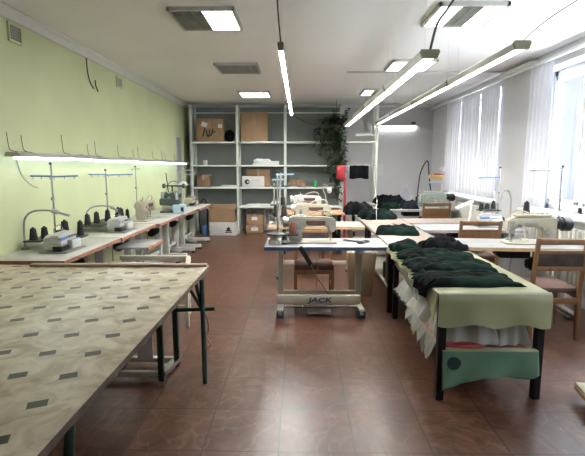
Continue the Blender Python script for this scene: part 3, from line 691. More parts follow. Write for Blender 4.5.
MB().bar((-1.30, 3.02, .07), (-1.22, 3.2, .22), .02).build('pedal_arm', 'black_metal', tr)
tag(MB().box((0, 0, .011), (1.42, .05, .022), .003).build('wooden_plank', 'slat', loc=(-1.46, 3.45, CZ + .004), rz=.012), 'long wooden slat lying along the back edge of the cutting table', 'slat')

# long fabric tables on the right
LX0, LX1 = .90, 1.595
lt = thing('covered_table', 'long table with pale oilcloth and black legs in the right foreground', 'table')
MB().span((LX0 + .01, 2.76, .70), (LX1 - .01, 4.42, .73), .003).build('tabletop', 'top_pink', lt)
for x, y in ((LX0 + .03, 2.78), (LX1 - .02, 2.80), (LX0 + .07, 4.34), (LX1 - .02, 4.34)): MB().bar((x, y, .70), (x, y, 0), .05, .05, .003).build('leg', 'black_metal', lt)
for y in (2.80, 4.33): MB().bar((LX0 + .04, y, .30), (LX1 - .03, y, .30), .04, .03).build('crossbar', 'black_metal', lt)
for x in (LX0 + .06, LX1 - .03): MB().bar((x, 2.8, .30), (x, 4.33, .30), .04, .03).build('crossbar', 'black_metal', lt)
MB().span((LX0 + .05, 2.8, .315), (LX1 - .03, 4.33, .327)).build('lower_shelf', 'edge_red', lt)
def cover(u, v):
    x = LX0 - .012 + (LX1 - LX0 + .024) * u
    if v < .55: y = 4.43 - (4.43 - 2.745) * (v / .55); z = .736 + .002 * noise.noise((x * 5, y * 5, 0)); 
    else:
        k = (v - .55) / .45; dr = .215 + .02 * noise.noise((x * 5, 2, 2)) + .012 * math.sin(x * 21)
        y = 2.742 - .012 * math.sin(min(k * 6, PI / 2)) - .012 * k * math.sin(x * 17 + 1); z = .736 - dr * k
    return (x, y, z)
MB().sheet(cover, 40, 60, .003).build('oilcloth', 'oil_cream', lt, sharp=1.5)
def sidec(u, v):
    y = 2.745 + 1.68 * u; dr = .05 + .13 * max(0, 1 - u * 5) + .05 * abs(noise.noise((y * 4, 1, 3)))
    return (LX0 - .016 - .012 * v * (1 + math.sin(y * 19)), y, .735 - dr * v)
MB().sheet(sidec, 50, 5, .003).build('oilcloth_hem', 'oil_cream', lt, sharp=1.5)
def sider(u, v):
    y = 2.745 + 1.68 * u; dr = .06 + .15 * max(0, 1 - u * 6) + .03 * abs(noise.noise((y * 4, 7, 3)))
    return (LX1 + .016 + .010 * v * (1 + math.sin(y * 19)), y, .735 - dr * v)
MB().sheet(sider, 50, 5, .003).build('oilcloth_hem', 'oil_cream', lt, sharp=1.5)
# green cloth hanging from lower shelf
gt = thing('green_cloth', 'green oilcloth hanging from the lower shelf of the covered table', 'cloth')
def gc(u, v):
    x = LX0 + .03 + (LX1 - LX0 - .07) * u; dr = .25 - .10 * u + .02 * math.sin(u * 8 + 1) + .02 * noise.noise((u * 6, 0, 2))
    return (x, 2.752 - .03 * v * math.sin(u * 13 + 2 * v) * .6 - .014 * v, .352 - dr * v)
MB().sheet(gc, 44, 14, .003).build('cloth', 'oil_green', gt, sharp=2)
MB().span((LX0 + .03, 2.748, .344), (LX1 - .04, 2.80, .352), .002).build('fold', 'oil_cream', gt)
MB().cyl((LX0 + .105, 2.737, .27), (LX0 + .105, 2.731, .27), .044, n=22).build('round_patch', 'leg_green', gt, label='dark round patch')
# plastic bags on the lower shelf
crumple('big clear plastic bag on the lower shelf, at the end nearest the camera', 'plastic bag', 'plastic_bag', 'plastic', (1.165, 3.06, .353), .40, .44, .30, 0, 21, .5, dome=True)
crumple('clear plastic bag in the middle of the lower shelf', 'plastic bag', 'plastic_bag', 'plastic', (1.22, 3.55, .328), .56, .5, .24, 0, 22, .4, dome=True)
crumple('clear plastic bag at the far end of the lower shelf', 'plastic bag', 'plastic_bag', 'plastic', (1.22, 4.05, .328), .56, .42, .22, 0, 23, .4, dome=True)
crumple('white bulging bundle at the right end of the lower shelf', 'bundle', 'cloth_bundle', 'plastic', (1.44, 3.06, .353), .22, .44, .28, 0, 26, .3, dome=True)
crumple('red cloth scrap lying under the plastic on the lower shelf', 'cloth', 'cloth_scrap', 'red', (1.10, 2.83, .353), .26, .07, .02, 0, 24, .3)
def fringe(u, v):
    y = 2.84 + .75 * u; dr = (.05 + .10 * abs(noise.noise((y * 14, 2, 8))) + .05 * abs(math.sin(y * 41))) * (1.1 - .7 * u)
    return (LX0 + .02 - .045 * v - .012 * math.sin(y * 33) * v, y, .36 + .02 * (1 - v) - dr * v)
tag(MB().sheet(fringe, 70, 8, .002).build('plastic_sheet', 'film', sharp=2), 'torn white plastic sheet hanging off the aisle side of the lower shelf', 'plastic sheet')
def wrap(u, v):
    y = 3.45 + .8 * u
    return (LX0 + .005 + .05 * v + .02 * noise.noise((y * 5, v * 4, 2)), y, .70 - (.24 - .1 * u) * v + .02 * noise.noise((y * 4, v * 3, 9)))
tag(MB().sheet(wrap, 40, 14, .002).build('plastic_sheet', 'film', sharp=2), 'crumpled plastic wrap hanging below the tabletop on the aisle side', 'plastic sheet')
# further tables
for k, (a, b, lab) in enumerate([(4.45, 6.08, 'pinkish long table behind the covered table'), (6.11, 7.85, 'farthest pinkish long table, below the heaped garments')]):
    t = thing('long_table', lab, 'table')
    MB().span((.915, a, .70), (1.54, b, .735), .004).build('tabletop', 'top_pink', t)
    for x in (.95, 1.49):
        for y in (a + .08, b - .08): MB().bar((x, y, .70), (x, y, 0), .05).build('leg', 'black_metal', t)
    for x in (.95, 1.49): MB().bar((x, a + .08, .26), (x, b - .08, .26), .03).build('crossbar', 'leg_grey', t)
    MB().span((.925, a + .06, .275), (1.51, b - .06, .287)).build('lower_shelf', 'leg_grey', t)
t = thing('red_tin', 'red box under the right end of the centre sewing table', 'box', (.985, 4.66, .287)); MB().span((-.05, -.06, .275), (.05, .06, .36), .008).build('box_body', 'red', t); MB().span((-.052, -.062, .34), (.052, .062, .365), .006).build('lid', 'red', t)
MB().span((-.05, -.055, 0), (.05, .055, .274), .006).build('stand', 'black', t)
t = thing('canvas_bag', 'tan canvas bag propped under the long table, behind the sewing table', 'bag', (.735, 5.2, 0))
MB().prism([(-.14, 0.0), (.12, 0), (.17, .53), (-.17, .53)], 'y', -.12, .12, .01).build('bag_body', 'tan_cloth', t); MB().box((.0, -.05, .53), (.22, .12, .06), .02).build('paper_top', 'paper', t)
tag(MB().lathe([(.05, 0), (.06, .02), (.06, .18), (.05, .19)]).build('green_tub', 'leg_green', loc=(1.0, 4.88, .287)), 'dark green tub on the shelf below the red box', 'tub')

# garments
G = 'dark garments on the long tables'
crumple('nearest dark green garment pile overhanging the pale oilcloth', 'garment', 'folded_garment', 'garment_green', (1.16, 3.06, .739), .66, .35, .048, .05, 31, .55)
crumple('second dark green garment pile from the camera on the covered table', 'garment', 'folded_garment', 'garment_green', (1.19, 3.46, .739), .70, .36, .058, -.04, 32, .6)
crumple('third dark green garment pile from the camera on the covered table', 'garment', 'folded_garment', 'garment_green', (1.19, 3.84, .739), .62, .36, .062, .06, 33, .6)
crumple('black garment bunched at the far end of the covered table', 'garment', 'folded_garment', 'garment_black', (1.38, 4.23, .739), .42, .28, .10, .2, 34, .7)
crumple('green garment spread at the far left corner of the covered table', 'garment', 'folded_garment', 'garment_green', (1.01, 4.22, .739), .26, .28, .08, -.1, 35, .7)
def drape(x0, y0, y1, sd, label):
    def fn(u, v):
        y = y0 + (y1 - y0) * u; 
        return (x0 - .05 * min(1, v * 3) - .012 * math.sin(y * 24) * v, y + .05 * v, .80 - (.16 + .07 * noise.noise((y * 5, sd, 0))) * v)
    return tag(MB().sheet(fn, 24, 10, .006).build('hanging_sleeve', 'garment_black', sharp=2), label, 'garment')
drape(.90, 2.86, 3.16, 3, 'black sleeve drooping over the aisle edge from the nearest pile')
crumple('folded dark green garment alone on the pinkish table', 'garment', 'folded_garment', 'garment_green', (1.17, 5.28, .735), .48, .42, .085, -.15, 41, .6)
crumple('heaped green garment in front on the farthest pinkish table', 'garment', 'folded_garment', 'garment_green', (1.20, 6.82, .735), .52, .50, .12, .1, 42, .8)
crumple('heaped black garment behind on the farthest pinkish table', 'garment', 'folded_garment', 'garment_black', (1.0, 7.45, .735), .48, .5, .16, 0, 43, .7)
crumple('small dark heap of cloth on the far white table, left of the sage machine', 'garment', 'folded_garment', 'garment_green', (1.68, 8.36, .735), .40, .34, .11, 0, 44, .7)
crumple('blue black heap of cloth on the far white table, beside the sage machine', 'garment', 'folded_garment', 'garment_blue', (2.07, 8.36, .735), .32, .34, .14, 0, 45, .6)
crumple('black garments stacked on the rearmost white table', 'garment', 'folded_garment', 'garment_black', (1.90, 9.42, .735), .62, .36, .16, 0, 46, .7)

# small things on tables
t = thing('scissors', 'black scissors on the near centre sewing table', 'scissors', (.60, 4.64, .7355), .9); t.scale = (1.5, 1.5, 1.5)
for s in (-1, 1):
    MB().tube([(s * .035 + .028 * math.cos(a), -.06 + .02 * math.sin(a), .008) for a in [2 * PI * k / 10 for k in range(11)]], .006, 6, 2).build('handle', 'black', t)
    MB().bar((s * .02, -.045, .006), (-s * .012, .10, .006), .016, .005).build('blade', 'black_metal', t)
t = thing('scissors', 'scissors with reddish handles on the pinkish long table', 'scissors', (1.24, 6.08, .7355), 1.5)
for s in (-1, 1):
    MB().tube([(s * .03 + .028 * math.cos(a), -.06 + .02 * math.sin(a), .008) for a in [2 * PI * k / 10 for k in range(11)]], .007, 6, 2).build('handle', 'edge_red', t)
    MB().bar((s * .02, -.045, .006), (-s * .012, .10, .006), .014, .004).build('blade', 'steel_dull', t)
tag(MB().box((0, 0, .004), (.09, .06, .008), .002).build('blue_paper', 'light_blue', loc=(.84, 4.75, .7355), rz=.2), 'light blue paper at the right corner of the centre table', 'paper')
tag(MB().box((0, 0, .004), (.14, .1, .008), .002).build('blue_paper', 'light_blue', loc=(1.72, 5.85, .7355), rz=.5), 'light blue paper at the left end of the white overlock table', 'paper')

# ---------------------------------------------------------------- sewing machines
def lockstitch(label, c, z, rz, body='machine_white', wheel='black', motor_box=False, text=False, knob='steel'):
    t = thing('sewing_machine', label, 'sewing machine', (c[0], c[1], z), rz)
    MB().span((-.26, -.09, 0), (.26, .09, .018), .006).build('bed', body, t)
    prof = [(.10, .018), (.235, .018), (.245, .06), (.245, .255), (.225, .285), (-.16, .275), (-.235, .262), (-.25, .23), (-.25, .13), (-.225, .115), (-.175, .115), (-.165, .17), (-.14, .185), (.05, .178), (.085, .165), (.10, .13)]
    MB().prism(prof, 'y', -.06, .06, .014).build('arm', body, t)
    MB().prism([(-.235, .12), (-.19, .12), (-.19, .25), (-.235, .25)], 'y', -.068, -.058, .003).build('face_plate', 'steel', t)
    MB().cyl((-.205, -.01, .13), (-.205, -.01, .03), .006).build('needle_bar', 'steel', t)
    MB().cyl((-.185, -.01, .13), (-.185, -.01, .05), .008).box((-.20, -.02, .024), (.02, .05, .008)).build('presser_foot', 'steel', t)
    MB().cyl((.245, 0, .22), (.265, 0, .22), .05, n=20).cyl((.262, 0, .22), (.30, 0, .22), .062, n=20, bev=.01).build('handwheel', wheel, t)
    MB().cyl((-.13, -.058, .2), (-.13, -.085, .2), .02, n=14).cyl((-.13, -.085, .2), (-.13, -.098, .2), .011, n=12).build('tension_knob', knob, t)
    MB().cyl((.15, -.058, .13), (.15, -.085, .13), .034, n=18).build('stitch_dial', knob, t)
    mk_ = MB(); mk_.cyl((.12, 0, .28), (.12, 0, .34), .006); mk_.box((.12, -.02, .292), (.08, .03, .02), .005); mk_.build('thread_guide', 'steel', t)
    MB().span((-.08, -.064, .212), (.05, -.059, .236), .001).build('name_plate', 'steel_dull', t)
    MB().prism([(-.14 + .0, .2), (-.10, .19), (.02, .19), (.06, .205), (.06, .24), (-.14, .24)], 'y', .059, .064, .001).build('rear_cover', 'seat_brown', t)
    MB().cyl((.16, .06, .1), (.16, .075, .1), .045, n=18).cyl((.16, .06, .20), (.16, .08, .20), .022, n=14).build('rear_plug', 'steel_dull', t)
    MB().tube([(-.2, .02, .265), (-.19, .03, .32), (-.12, .03, .345), (-.03, .03, .325), (.05, .02, .285)], .007, 6, 5).build('thread_take_up_guard', body, t)
    if motor_box:
        MB().cyl((.30, 0, .21), (.40, 0, .21), .075, n=20, bev=.014).build('motor_end', 'black', t)
        cv = MB(); cv.span((-.17, -.045, .283), (.19, .045, .31), .01)
        for k in range(7): cv.box((-.14 + k * .05, 0, .318), (.016, .05, .016), .004)
        cv.build('top_cover', body, t)
    return t
def overlock(label, c, z, rz, body='machine_white', accent='light_blue'):
    t = thing('overlock_machine', label, 'overlock machine', (c[0], c[1], z), rz); t.scale = (.92, .92, .78)
    MB().span((-.19, -.14, 0), (.21, .13, .02), .006).build('base_plate', 'steel_dull', t)
    MB().prism([(-.13, .02), (.17, .02), (.18, .10), (.165, .17), (.12, .20), (-.10, .20), (-.15, .17), (-.15, .07)], 'y', -.06, .11, .012).build('housing', body, t)
    MB().prism([(-.16, .168), (.10, .195), (.10, .225), (-.10, .222), (-.165, .195)], 'y', -.055, .04, .01).build('arm', body, t)
    MB().span((-.02, -.115, .022), (.16, -.055, .13), .012).build('front_cover', body, t)
    MB().span((-.18, -.10, .085), (-.03, .03, .10), .004).build('cloth_plate', 'steel', t)
    MB().box((.03, .0, .208), (.22, .09, .02), .006).build('top_trim', accent, t)
    MB().span((.0, -.118, .10), (.14, -.112, .118), .002).build('front_trim', accent, t)
    MB().span((-.185, -.09, .024), (-.03, .0, .082), .004).build('looper_opening', 'black', t)
    MB().prism([(-.16, .155), (-.12, .135), (.10, .16), (.10, .175), (-.15, .172)], 'y', -.066, -.05, .002).build('side_stripe', 'blue' if accent == 'light_blue' else 'steel_dull', t)
    MB().tube([(.12, .05, .20), (.12, .06, .27), (.02, .04, .30), (-.08, .03, .27), (-.10, .02, .22)], .005, 6, 4).build('thread_guide_arch', 'steel', t)
    MB().box((.10, .06, .215), (.09, .06, .035), .01).build('rear_cover', 'black', t)
    MB().span((.165, -.10, .02), (.205, -.02, .09), .006).build('waste_chute', 'steel_dull', t)
    td = MB()
    for k in range(4): td.cyl((-.01 + k * .045, -.055, .165), (-.01 + k * .045, -.085, .172), .014, n=12)
    td.build('tension_dials', 'steel', t)
    MB().cyl((.17, .02, .12), (.215, .02, .12), .05, n=18, bev=.008).build('handwheel', 'black', t)
    MB().cyl((-.115, -.04, .18), (-.115, -.04, .09), .007).cyl((-.09, -.04, .18), (-.09, -.04, .09), .005).build('needle_bar', 'steel', t)
    MB().bar((-.10, -.08, .095), (-.10, .02, .13), .012, .006).build('presser_foot', 'steel', t)
    return t
def thread_stand(label, c, z, h, bars, rz=0, barm='blue', tray=None, r=.009):
    t = thing('thread_stand', label, 'thread stand', (c[0], c[1], z), rz)
    MB().cyl((0, 0, 0), (0, 0, h), r).build('pole', 'steel', t)
    MB().cyl((0, 0, 0), (0, 0, .015), .035, n=16).build('base', 'steel_dull', t)
    MB().sph((0, 0, h), .014).build('pole_cap', 'black', t)
    MB().cyl((0, 0, h * .55), (0, 0, h * .55 + .03), .018).build('clamp', 'steel_dull', t)
    for (a, b, zz) in bars:
        p0 = Vector((a[0], a[1], zz)); p1 = Vector((b[0], b[1], zz + .005)); bo = MB().bar(p0, p1, .022, .016, .003).build('guide_bar', barm, t)
        ey = MB()
        for k in range(3):
            q = p0.lerp(p1, .1 + k * .38); ey.cyl(q, q + Vector((0, 0, -.03)), .004, n=6)
        ey.build('thread_eye', 'steel', bo)
    for k in range(0, len(tray or ()), 2): MB().span(tray[k], tray[k + 1], .006).build('spool_tray', 'black', t)
    return t
spool_mesh = {}
def spool(p, label, group, m='thread_black', h=.105, r=.03):
    k = (m, h, r)
    if k not in spool_mesh:
        o = MB().lathe([(r, 0), (r * 1.02, .006), (r * .98, h * .2), (r * .72, h * .86), (r * .62, h * .9), (r * .3, h * .92), (r * .26, h)], n=16).build('thread_cone', m, loc=p); spool_mesh[k] = o
    else: o = spool_mesh[k].copy(); COL.objects.link(o); o.location = p
    return tag(o, label, 'thread cone', group)
def gooseneck(label, c, z, pts, head, rz=0, lit=True):
    t = thing('gooseneck_lamp', label, 'lamp', (c[0], c[1], z), rz)
    MB().cyl((0, 0, 0), (0, 0, .02), .035, n=16).build('base', 'steel_dull', t)
    MB().tube([(0, 0, .015)] + pts, .009, 8, 6).build('neck', 'steel_dull', t)
    e = Vector(pts[-1]); d = Vector(head)
    MB().cyl(e, e + d * .35, .022, n=14).bar(e + d * .3 + Vector((0, 0, -.0)), e + d, .03, .02, .004).build('lamp_head', 'lamp_house', t)
    return t
# left 1
overlock('white and blue overlock on the first table along the green wall', (-2.20, 3.98), LT, PI / 2)
thread_stand('thread stand with two blue bars over the first overlock', (-2.44, 4.30), LT, .80, [((0, 0), (-.15, -.10), .675), ((0, 0), (.16, .20), .67)], tray=((-.12, -.34, .075), (.04, .06, .09), (.035, -.07, .075), (.30, .07, .09)))
gs = 'black thread cones around the first overlock'
for k, (x, y) in enumerate([(-2.49, 4.02), (-2.43, 4.10)]): spool((x, y, LT + .09), 'black thread cone left of the first overlock', gs, h=.12, r=.035)
spool((-2.33, 4.28, LT + .09), 'black thread cone behind the middle of the first overlock', None, h=.16, r=.042)
spool((-2.20, 4.33, LT + .09), 'black thread cone right behind the first overlock', None, h=.15, r=.033)
gooseneck('grey gooseneck lamp arching over the first overlock', (-2.575, 4.02), LT, [(0, 0, .15), (.01, .01, .28), (.05, .05, .345), (.13, .08, .36), (.22, .10, .355)], (.16, .02, -.05))
# left 2
overlock('white overlock on the second table along the green wall', (-2.15, 5.18), LT, PI / 2, accent='machine_white')
thread_stand('thread stand with two blue bars over the second overlock', (-2.53, 5.72), LT, .72, [((0, 0), (-.07, -.30), .665), ((0, 0), (.26, .25), .655)], tray=((-.04, -.72, .075), (.24, .03, .09)))
gs = 'black thread cones around the second overlock'
for k, (x, y) in enumerate([(-2.50, 5.10), (-2.46, 5.25), (-2.40, 5.42)]): spool((x, y, LT + .09), 'black thread cone in the row left of the second overlock', gs, h=.13 + .01 * k, r=.036)
spool((-2.35, 5.62, LT + .09), 'black thread cone behind the second overlock, next to the row of three', None, h=.16, r=.04)
spool((-2.36, 5.73, LT + .09), 'farthest black thread cone behind the second overlock', None, h=.14, r=.04)
gooseneck('thin gooseneck lamp arching behind the second overlock', (-2.58, 5.22), LT, [(0, 0, .13), (.01, .02, .22), (.06, .06, .275), (.15, .12, .29), (.23, .2, .27)], (.07, .02, -.05))
# left 3, seen end on: cream machine
lockstitch('cream sewing machine seen end on at the third left table', (-2.22, 6.28), LT, PI / 2 + PI, 'cream', 'cream')
thread_stand('plain grey thread stand behind the cream machine', (-2.56, 6.85), LT, .76, [((-.05, -.03), (.06, .04), .72)], barm='leg_grey', r=.007)
spool((-2.50, 6.30, LT), 'black thread cone beside the cream machine', None, h=.16, r=.03)
# left 4: dark special machine
t = thing('buttonhole_machine', 'dark green buttonhole machine on the fourth left table', 'sewing machine', (-2.16, 7.42, LT), PI / 2)
MB().span((-.24, -.16, 0), (.26, .15, .03), .008).build('base_plate', 'machine_dark', t)
MB().prism([(.05, .03), (.22, .03), (.23, .30), (.20, .34), (-.20, .33), (-.22, .28), (-.16, .25), (.02, .25), (.05, .2)], 'y', -.06, .07, .012).build('arm', 'machine_dark', t)
MB().cyl((.23, 0, .26), (.29, 0, .26), .075, n=20, bev=.01).build('handwheel', 'machine_dark', t)
MB().cyl((-.18, -.02, .27), (-.18, -.02, .06), .012).build('needle_bar', 'steel', t)
MB().span((-.10, -.15, .03), (.04, .05, .10), .008).build('clamp_plate', 'machine_grey', t)
m_ = MB()
for k in range(6): m_.cyl((-.16 + .06 * k, -.06, .30), (-.16 + .06 * k, -.10, .30 + .02 * (k % 2)), .022, n=12)
m_.build('tension_dials', 'steel_dull', t)
MB().cyl((.1, -.17, .43), (.1, .17, .43), .010).build('thread_rod', 'black_metal', t)
for s in (-1, 1): MB().cyl((.1, s * .17 - .02, .43), (.1, s * .17 + .02, .43), .04).build('rod_wheel', 'machine_dark', t)
for k in range(5): MB().cyl((-.22 + .02 * k, -.13 + .065 * k, .22), (-.22 + .02 * k, -.13 + .065 * k, .34), .03, .02).build('side_gear', 'machine_dark' if k % 2 else 'steel_dull', t)
MB().span((-.24, -.17, .12), (-.12, .16, .24), .03).build('gear_case', 'machine_dark', t)
MB().span((-.20, -.12, .05), (-.14, .12, .11), .01).build('feed_block', 'steel_dull', t)
MB().cyl((.1, .03, .33), (.1, .03, .43), .012).build('rod_post', 'black_metal', t); MB().bar((-.12, .03, .33), (-.16, .05, .66), .012).build('lever', 'black_metal', t)
MB().prism([(-.14, .10), (.02, .12), (.02, .25), (-.10, .25)], 'y', -.04, .05, .01).build('side_cover', 'cream', t)
t = thing('control_box', 'light blue control box at the end of the fourth left table', 'box', (-1.98, 7.20, LT)); MB().span((-.1, -.07, 0), (.09, .1, .14), .012).build('box_body', 'light_blue', t); MB().span((.03, -.072, .03), (.08, -.069, .10), .001).build('dark_panel', 'black', t)
gooseneck('work lamp with a white shade beside the dark machine', (-2.42, 7.86), LT, [(0, 0, .2), (.06, -.02, .42), (.16, -.05, .5), (.30, -.08, .47)], (.05, 0, -.02))
sl = [o for o in COL.objects if o.get('label', '').startswith('work lamp with')][0]
MB().lathe([(.02, .05), (.05, .03), (.10, -.01), (.105, -.015), (.10, -.012), (.02, .02)], (.36, -.08, .45), 20).build('lamp_shade', 'white_box', sl); MB().sph((.36, -.08, .44), .03).build('bulb', 'led', sl)
# left 5
overlock('cream overlock on the last left table', (-2.10, 8.45), LT, PI / 2, 'cream', 'cream')
thread_stand('pale thread stand with crossed bars on the last left table', (-2.28, 8.75), LT, .74, [((-.16, -.05), (.12, .05), .68), ((0, 0), (.18, .1), .60)], barm='leg_white')

# centre machines
lockstitch('pale grey sewing machine on the near centre table', (.125, 4.60), .735, PI, 'machine_mid', 'machine_mid')
thread_stand('tall twin bar thread stand left of the near centre machine', (-.235, 4.64), .735, .74, [((-.02, 0), (.17, .02), .715), ((-.06, .05), (.06, -.03), .66)], barm='light_blue', tray=((-.10, -.22, .10), (.22, -.06, .115), (-.04, -.06, .10), (.04, .06, .115)))
MB().bar((0.0, 0, .0), (.035, .0, .735), .018, .014).build('pole', 'leg_white', [o for o in COL.objects if o.get('label', '').startswith('tall twin')][0])
spool((-.075, 4.50, .735 + .116), 'reddish brown thread cone beside the near centre machine', None, 'thread_brown', .12, .036)
spool((-.09, 4.66, .735 + .116), 'x', None, 'thread_black', .12, .03) if 0 else None
t = thing('spool_motor', 'small cream winder standing on the left end of the near centre table', 'winder', (-.27, 4.50, .735)); MB().lathe([(.055, 0), (.06, .02), (.05, .05), (.03, .065), (.012, .07)]).build('dome', 'cream', t); MB().cyl((0, 0, .06), (0, 0, .12), .006).build('spindle', 'steel', t)
t = thing('oil_can', 'small dark oil can behind the winder on the centre table', 'can', (-.16, 4.50, .735)); MB().lathe([(.03, 0), (.03, .07), (.012, .09), (.005, .14)]).build('can_body', 'machine_dark', t); MB().cyl((0, 0, .02), (0, 0, .05), .0315).build('band', 'steel', t)
lockstitch('cream sewing machine on the second centre table', (.18, 6.08), .735, PI, 'cream', 'cream')
thread_stand('grey thread stand beside the second centre machine', (-.36, 6.12), .735, .58, [((-.02, 0), (.25, .02), .52)], barm='machine_dark', tray=((-.06, -.1, .10), (.19, .08, .115)))
for k, (x, y) in enumerate([(-.33, 6.06), (-.22, 6.06)]): spool((x, y, .851), ['left black thread cone on the second centre table', 'right black thread cone on the second centre table'][k], None, h=.15, r=.04)
spool((-.05, 6.10, .735), 'black thread cone standing against the second centre machine', None, h=.25, r=.035)
lockstitch('white sewing machine on the third centre table', (.13, 7.80), .735, PI, 'machine_white', 'machine_white')
t = thing('handwheel_machine', 'cream machine with a large ring wheel behind the second centre machine', 'sewing machine', (.10, 7.2, 0)); 
bpy.data.objects.remove(t)
thread_stand('short dark thread stand on the third centre table', (-.35, 7.85), .735, .45, [((-.02, 0), (.3, .02), .42)], barm='light_blue', tray=((-.18, -.1, .10), (.12, .08, .115)))
spool((-.3, 7.8, .851), 'black thread cone on the third centre table', None, h=.15, r=.04)
t = thing('bulb_lamp', 'small white bulb lamp on a thin arm over the third centre machine', 'lamp', (.46, 7.85, .735)); MB().cyl((0, 0, 0), (0, 0, .02), .04).build('base', 'steel_dull', t); MB().tube([(0, 0, .01), (0, 0, .25), (-.06, 0, .42), (-.02, -.02, .48), (.05, -.03, .42)], .007, 8, 5).build('neck', 'lamp_house', t); MB().sph((.06, -.03, .37), .045, (1, 1, 1.2)).build('bulb', 'white_box', t)

# right machines
lockstitch('cream sewing machine with a black motor end by the nearer window', (2.40, 4.58), .735, -.05, 'cream', 'black', motor_box=True)
thread_stand('thread stand with a single grey bar beside the nearer window', (2.78, 4.74), .735, .80, [((-.33, .02), (0, 0), .755)], barm='steel_dull')
spool((2.46, 4.80, .735 + .30), 'tall black thread cone behind the cream window side machine', None, h=.13, r=.035)
t = thing('spool_pedestal', 'grey pedestal holding the tall black thread cone', 'pedestal', (2.46, 4.80, .735)); MB().cyl((0, 0, 0), (0, 0, .29), .012).cyl((0, 0, .285), (0, 0, .3), .045, n=16).cyl((0, 0, 0), (0, 0, .012), .045, n=16).build('stand', 'leg_grey', t)
gooseneck('silver gooseneck lamp curling over the cream window side machine', (2.29, 4.80), .735, [(0, 0, .3), (-.005, 0, .46), (-.045, -.01, .54), (-.10, -.02, .53), (-.125, -.03, .47)], (-.02, -.005, -.06))
overlock('white overlock with a coloured sticker on the white right table', (2.52, 5.86), .735, 0, 'machine_white', 'light_blue')
ov = [o for o in COL.objects if o.get('label', '').startswith('white overlock with')][0]
st = MB(); st.span((.0, -.1185, .03), (.15, -.1145, .115), .001); so = st.build('sticker', 'light_blue', ov, label='bright multicoloured sticker')
for k, (x, z, c_) in enumerate([(.03, .06, 'red'), (.06, .085, 'blue'), (.09, .055, 'machine_white'), (.12, .075, 'red'), (.10, .09, 'yellow')]): MB().cyl((x, -.1185, z), (x, -.1205, z), .017, n=10).build('sticker_spot', c_, so)
thread_stand('thread stand with a blue bar by the farther window', (2.70, 6.02), .735, .78, [((-.29, -.02), (0, 0), .645)], tray=((-.28, -.10, .20), (.0, .05, .215)))
for k, (x, y) in enumerate([(2.46, 5.99), (2.53, 5.97)]): spool((x, y, .951), 'squat black thread cone on the tray above the white overlock', 'squat thread cones above the white overlock', h=.09, r=.032)
spool((2.62, 5.99, .951), 'taller black thread cone at the right of the tray above the white overlock', None, h=.13, r=.03)
tag(MB().box((0, 0, .08), (.10, .09, .16), .015).build('grey_device', 'machine_grey', loc=(2.78, 5.72, .735)), 'small pale grey device right of the white overlock', 'device')
t = thing('desk_lamp', 'white jointed lamp reaching left of the white overlock', 'lamp', (2.30, 6.0, .735)); MB().cyl((0, 0, 0), (0, 0, .02), .045).build('base', 'leg_grey', t); MB().bar((0, 0, .01), (.03, 0, .30), .018).build('arm', 'white_trim', t); MB().bar((.05, 0, .33), (-.20, -.05, .235), .05, .04, .012).build('lamp_head', 'white_trim', t)
lockstitch('sage green sewing machine on the far white table', (2.52, 8.38), .735, 0, 'machine_sage', 'black', motor_box=True)
t = thing('thread_rack', 'white pole with an ochre card and blue bar near the back corner', 'thread stand', (2.86, 8.95, 0))
MB().cyl((0, 0, 0), (0, 0, 1.45), .016).build('pole', 'white_trim', t); MB().cyl((0, 0, 0), (0, 0, .03), .12, n=20).build('base', 'leg_grey', t); MB().box((-.12, 0, 1.20), (.28, .05, .03), .005).build('blue_bar', 'light_blue', t); MB().box((-.13, .0, 1.31), (.24, .16, .08), .01, (0, .1, 0)).build('card', 'yellow', t); MB().box((-.07, 0, 1.365), (.18, .12, .03), .01).build('card', 'red', t, label='pinkish red packet'); MB().sph((-.01, 0, 1.46), .06).build('white_spool', 'white_box', t)
cable([(2.50, 9.40, .872), (2.51, 9.4, 1.1), (2.55, 9.4, 1.40), (2.65, 9.4, 1.62), (2.70, 9.4, 1.60), (2.72, 9.4, 1.40), (2.78, 9.4, 1.0), (2.86, 9.4, .735)], .014, 'rubber', 'iron_hose', 'black hose arching up from the rearmost white table', 'hose')
t = thing('steam_iron_station', 'dark green steam iron station on the rearmost white table', 'iron station', (2.62, 9.36, .735)); MB().span((-.18, -.14, 0), (.2, .14, .14), .02).build('station_body', 'machine_sage', t); MB().span((-.12, -.1, .14), (.1, .1, .19), .02).build('iron', 'black', t)
MB().span((-.2, -.15, 0), (-.16, -.1, .17), .01).build('handle', 'black', t)
t = thing('sleeve_board', 'white upright board on the rearmost white table', 'board', (2.28, 9.56, .735)); MB().prism([(-.08, 0), (.08, 0), (.08, .22), (.0, .36), (-.06, .30), (-.08, .2)], 'y', -.01, .01, .003).build('board', 'lavender', t); MB().span((.10, -.02, .12), (.34, .02, .15), .004).build('arm_board', 'white_box', t); MB().span((.3, -.02, 0), (.33, .02, .12), .003).build('support', 'white_box', t); MB().span((.0, -.04, 0), (.33, .04, .012), .003).build('base', 'white_box', t)

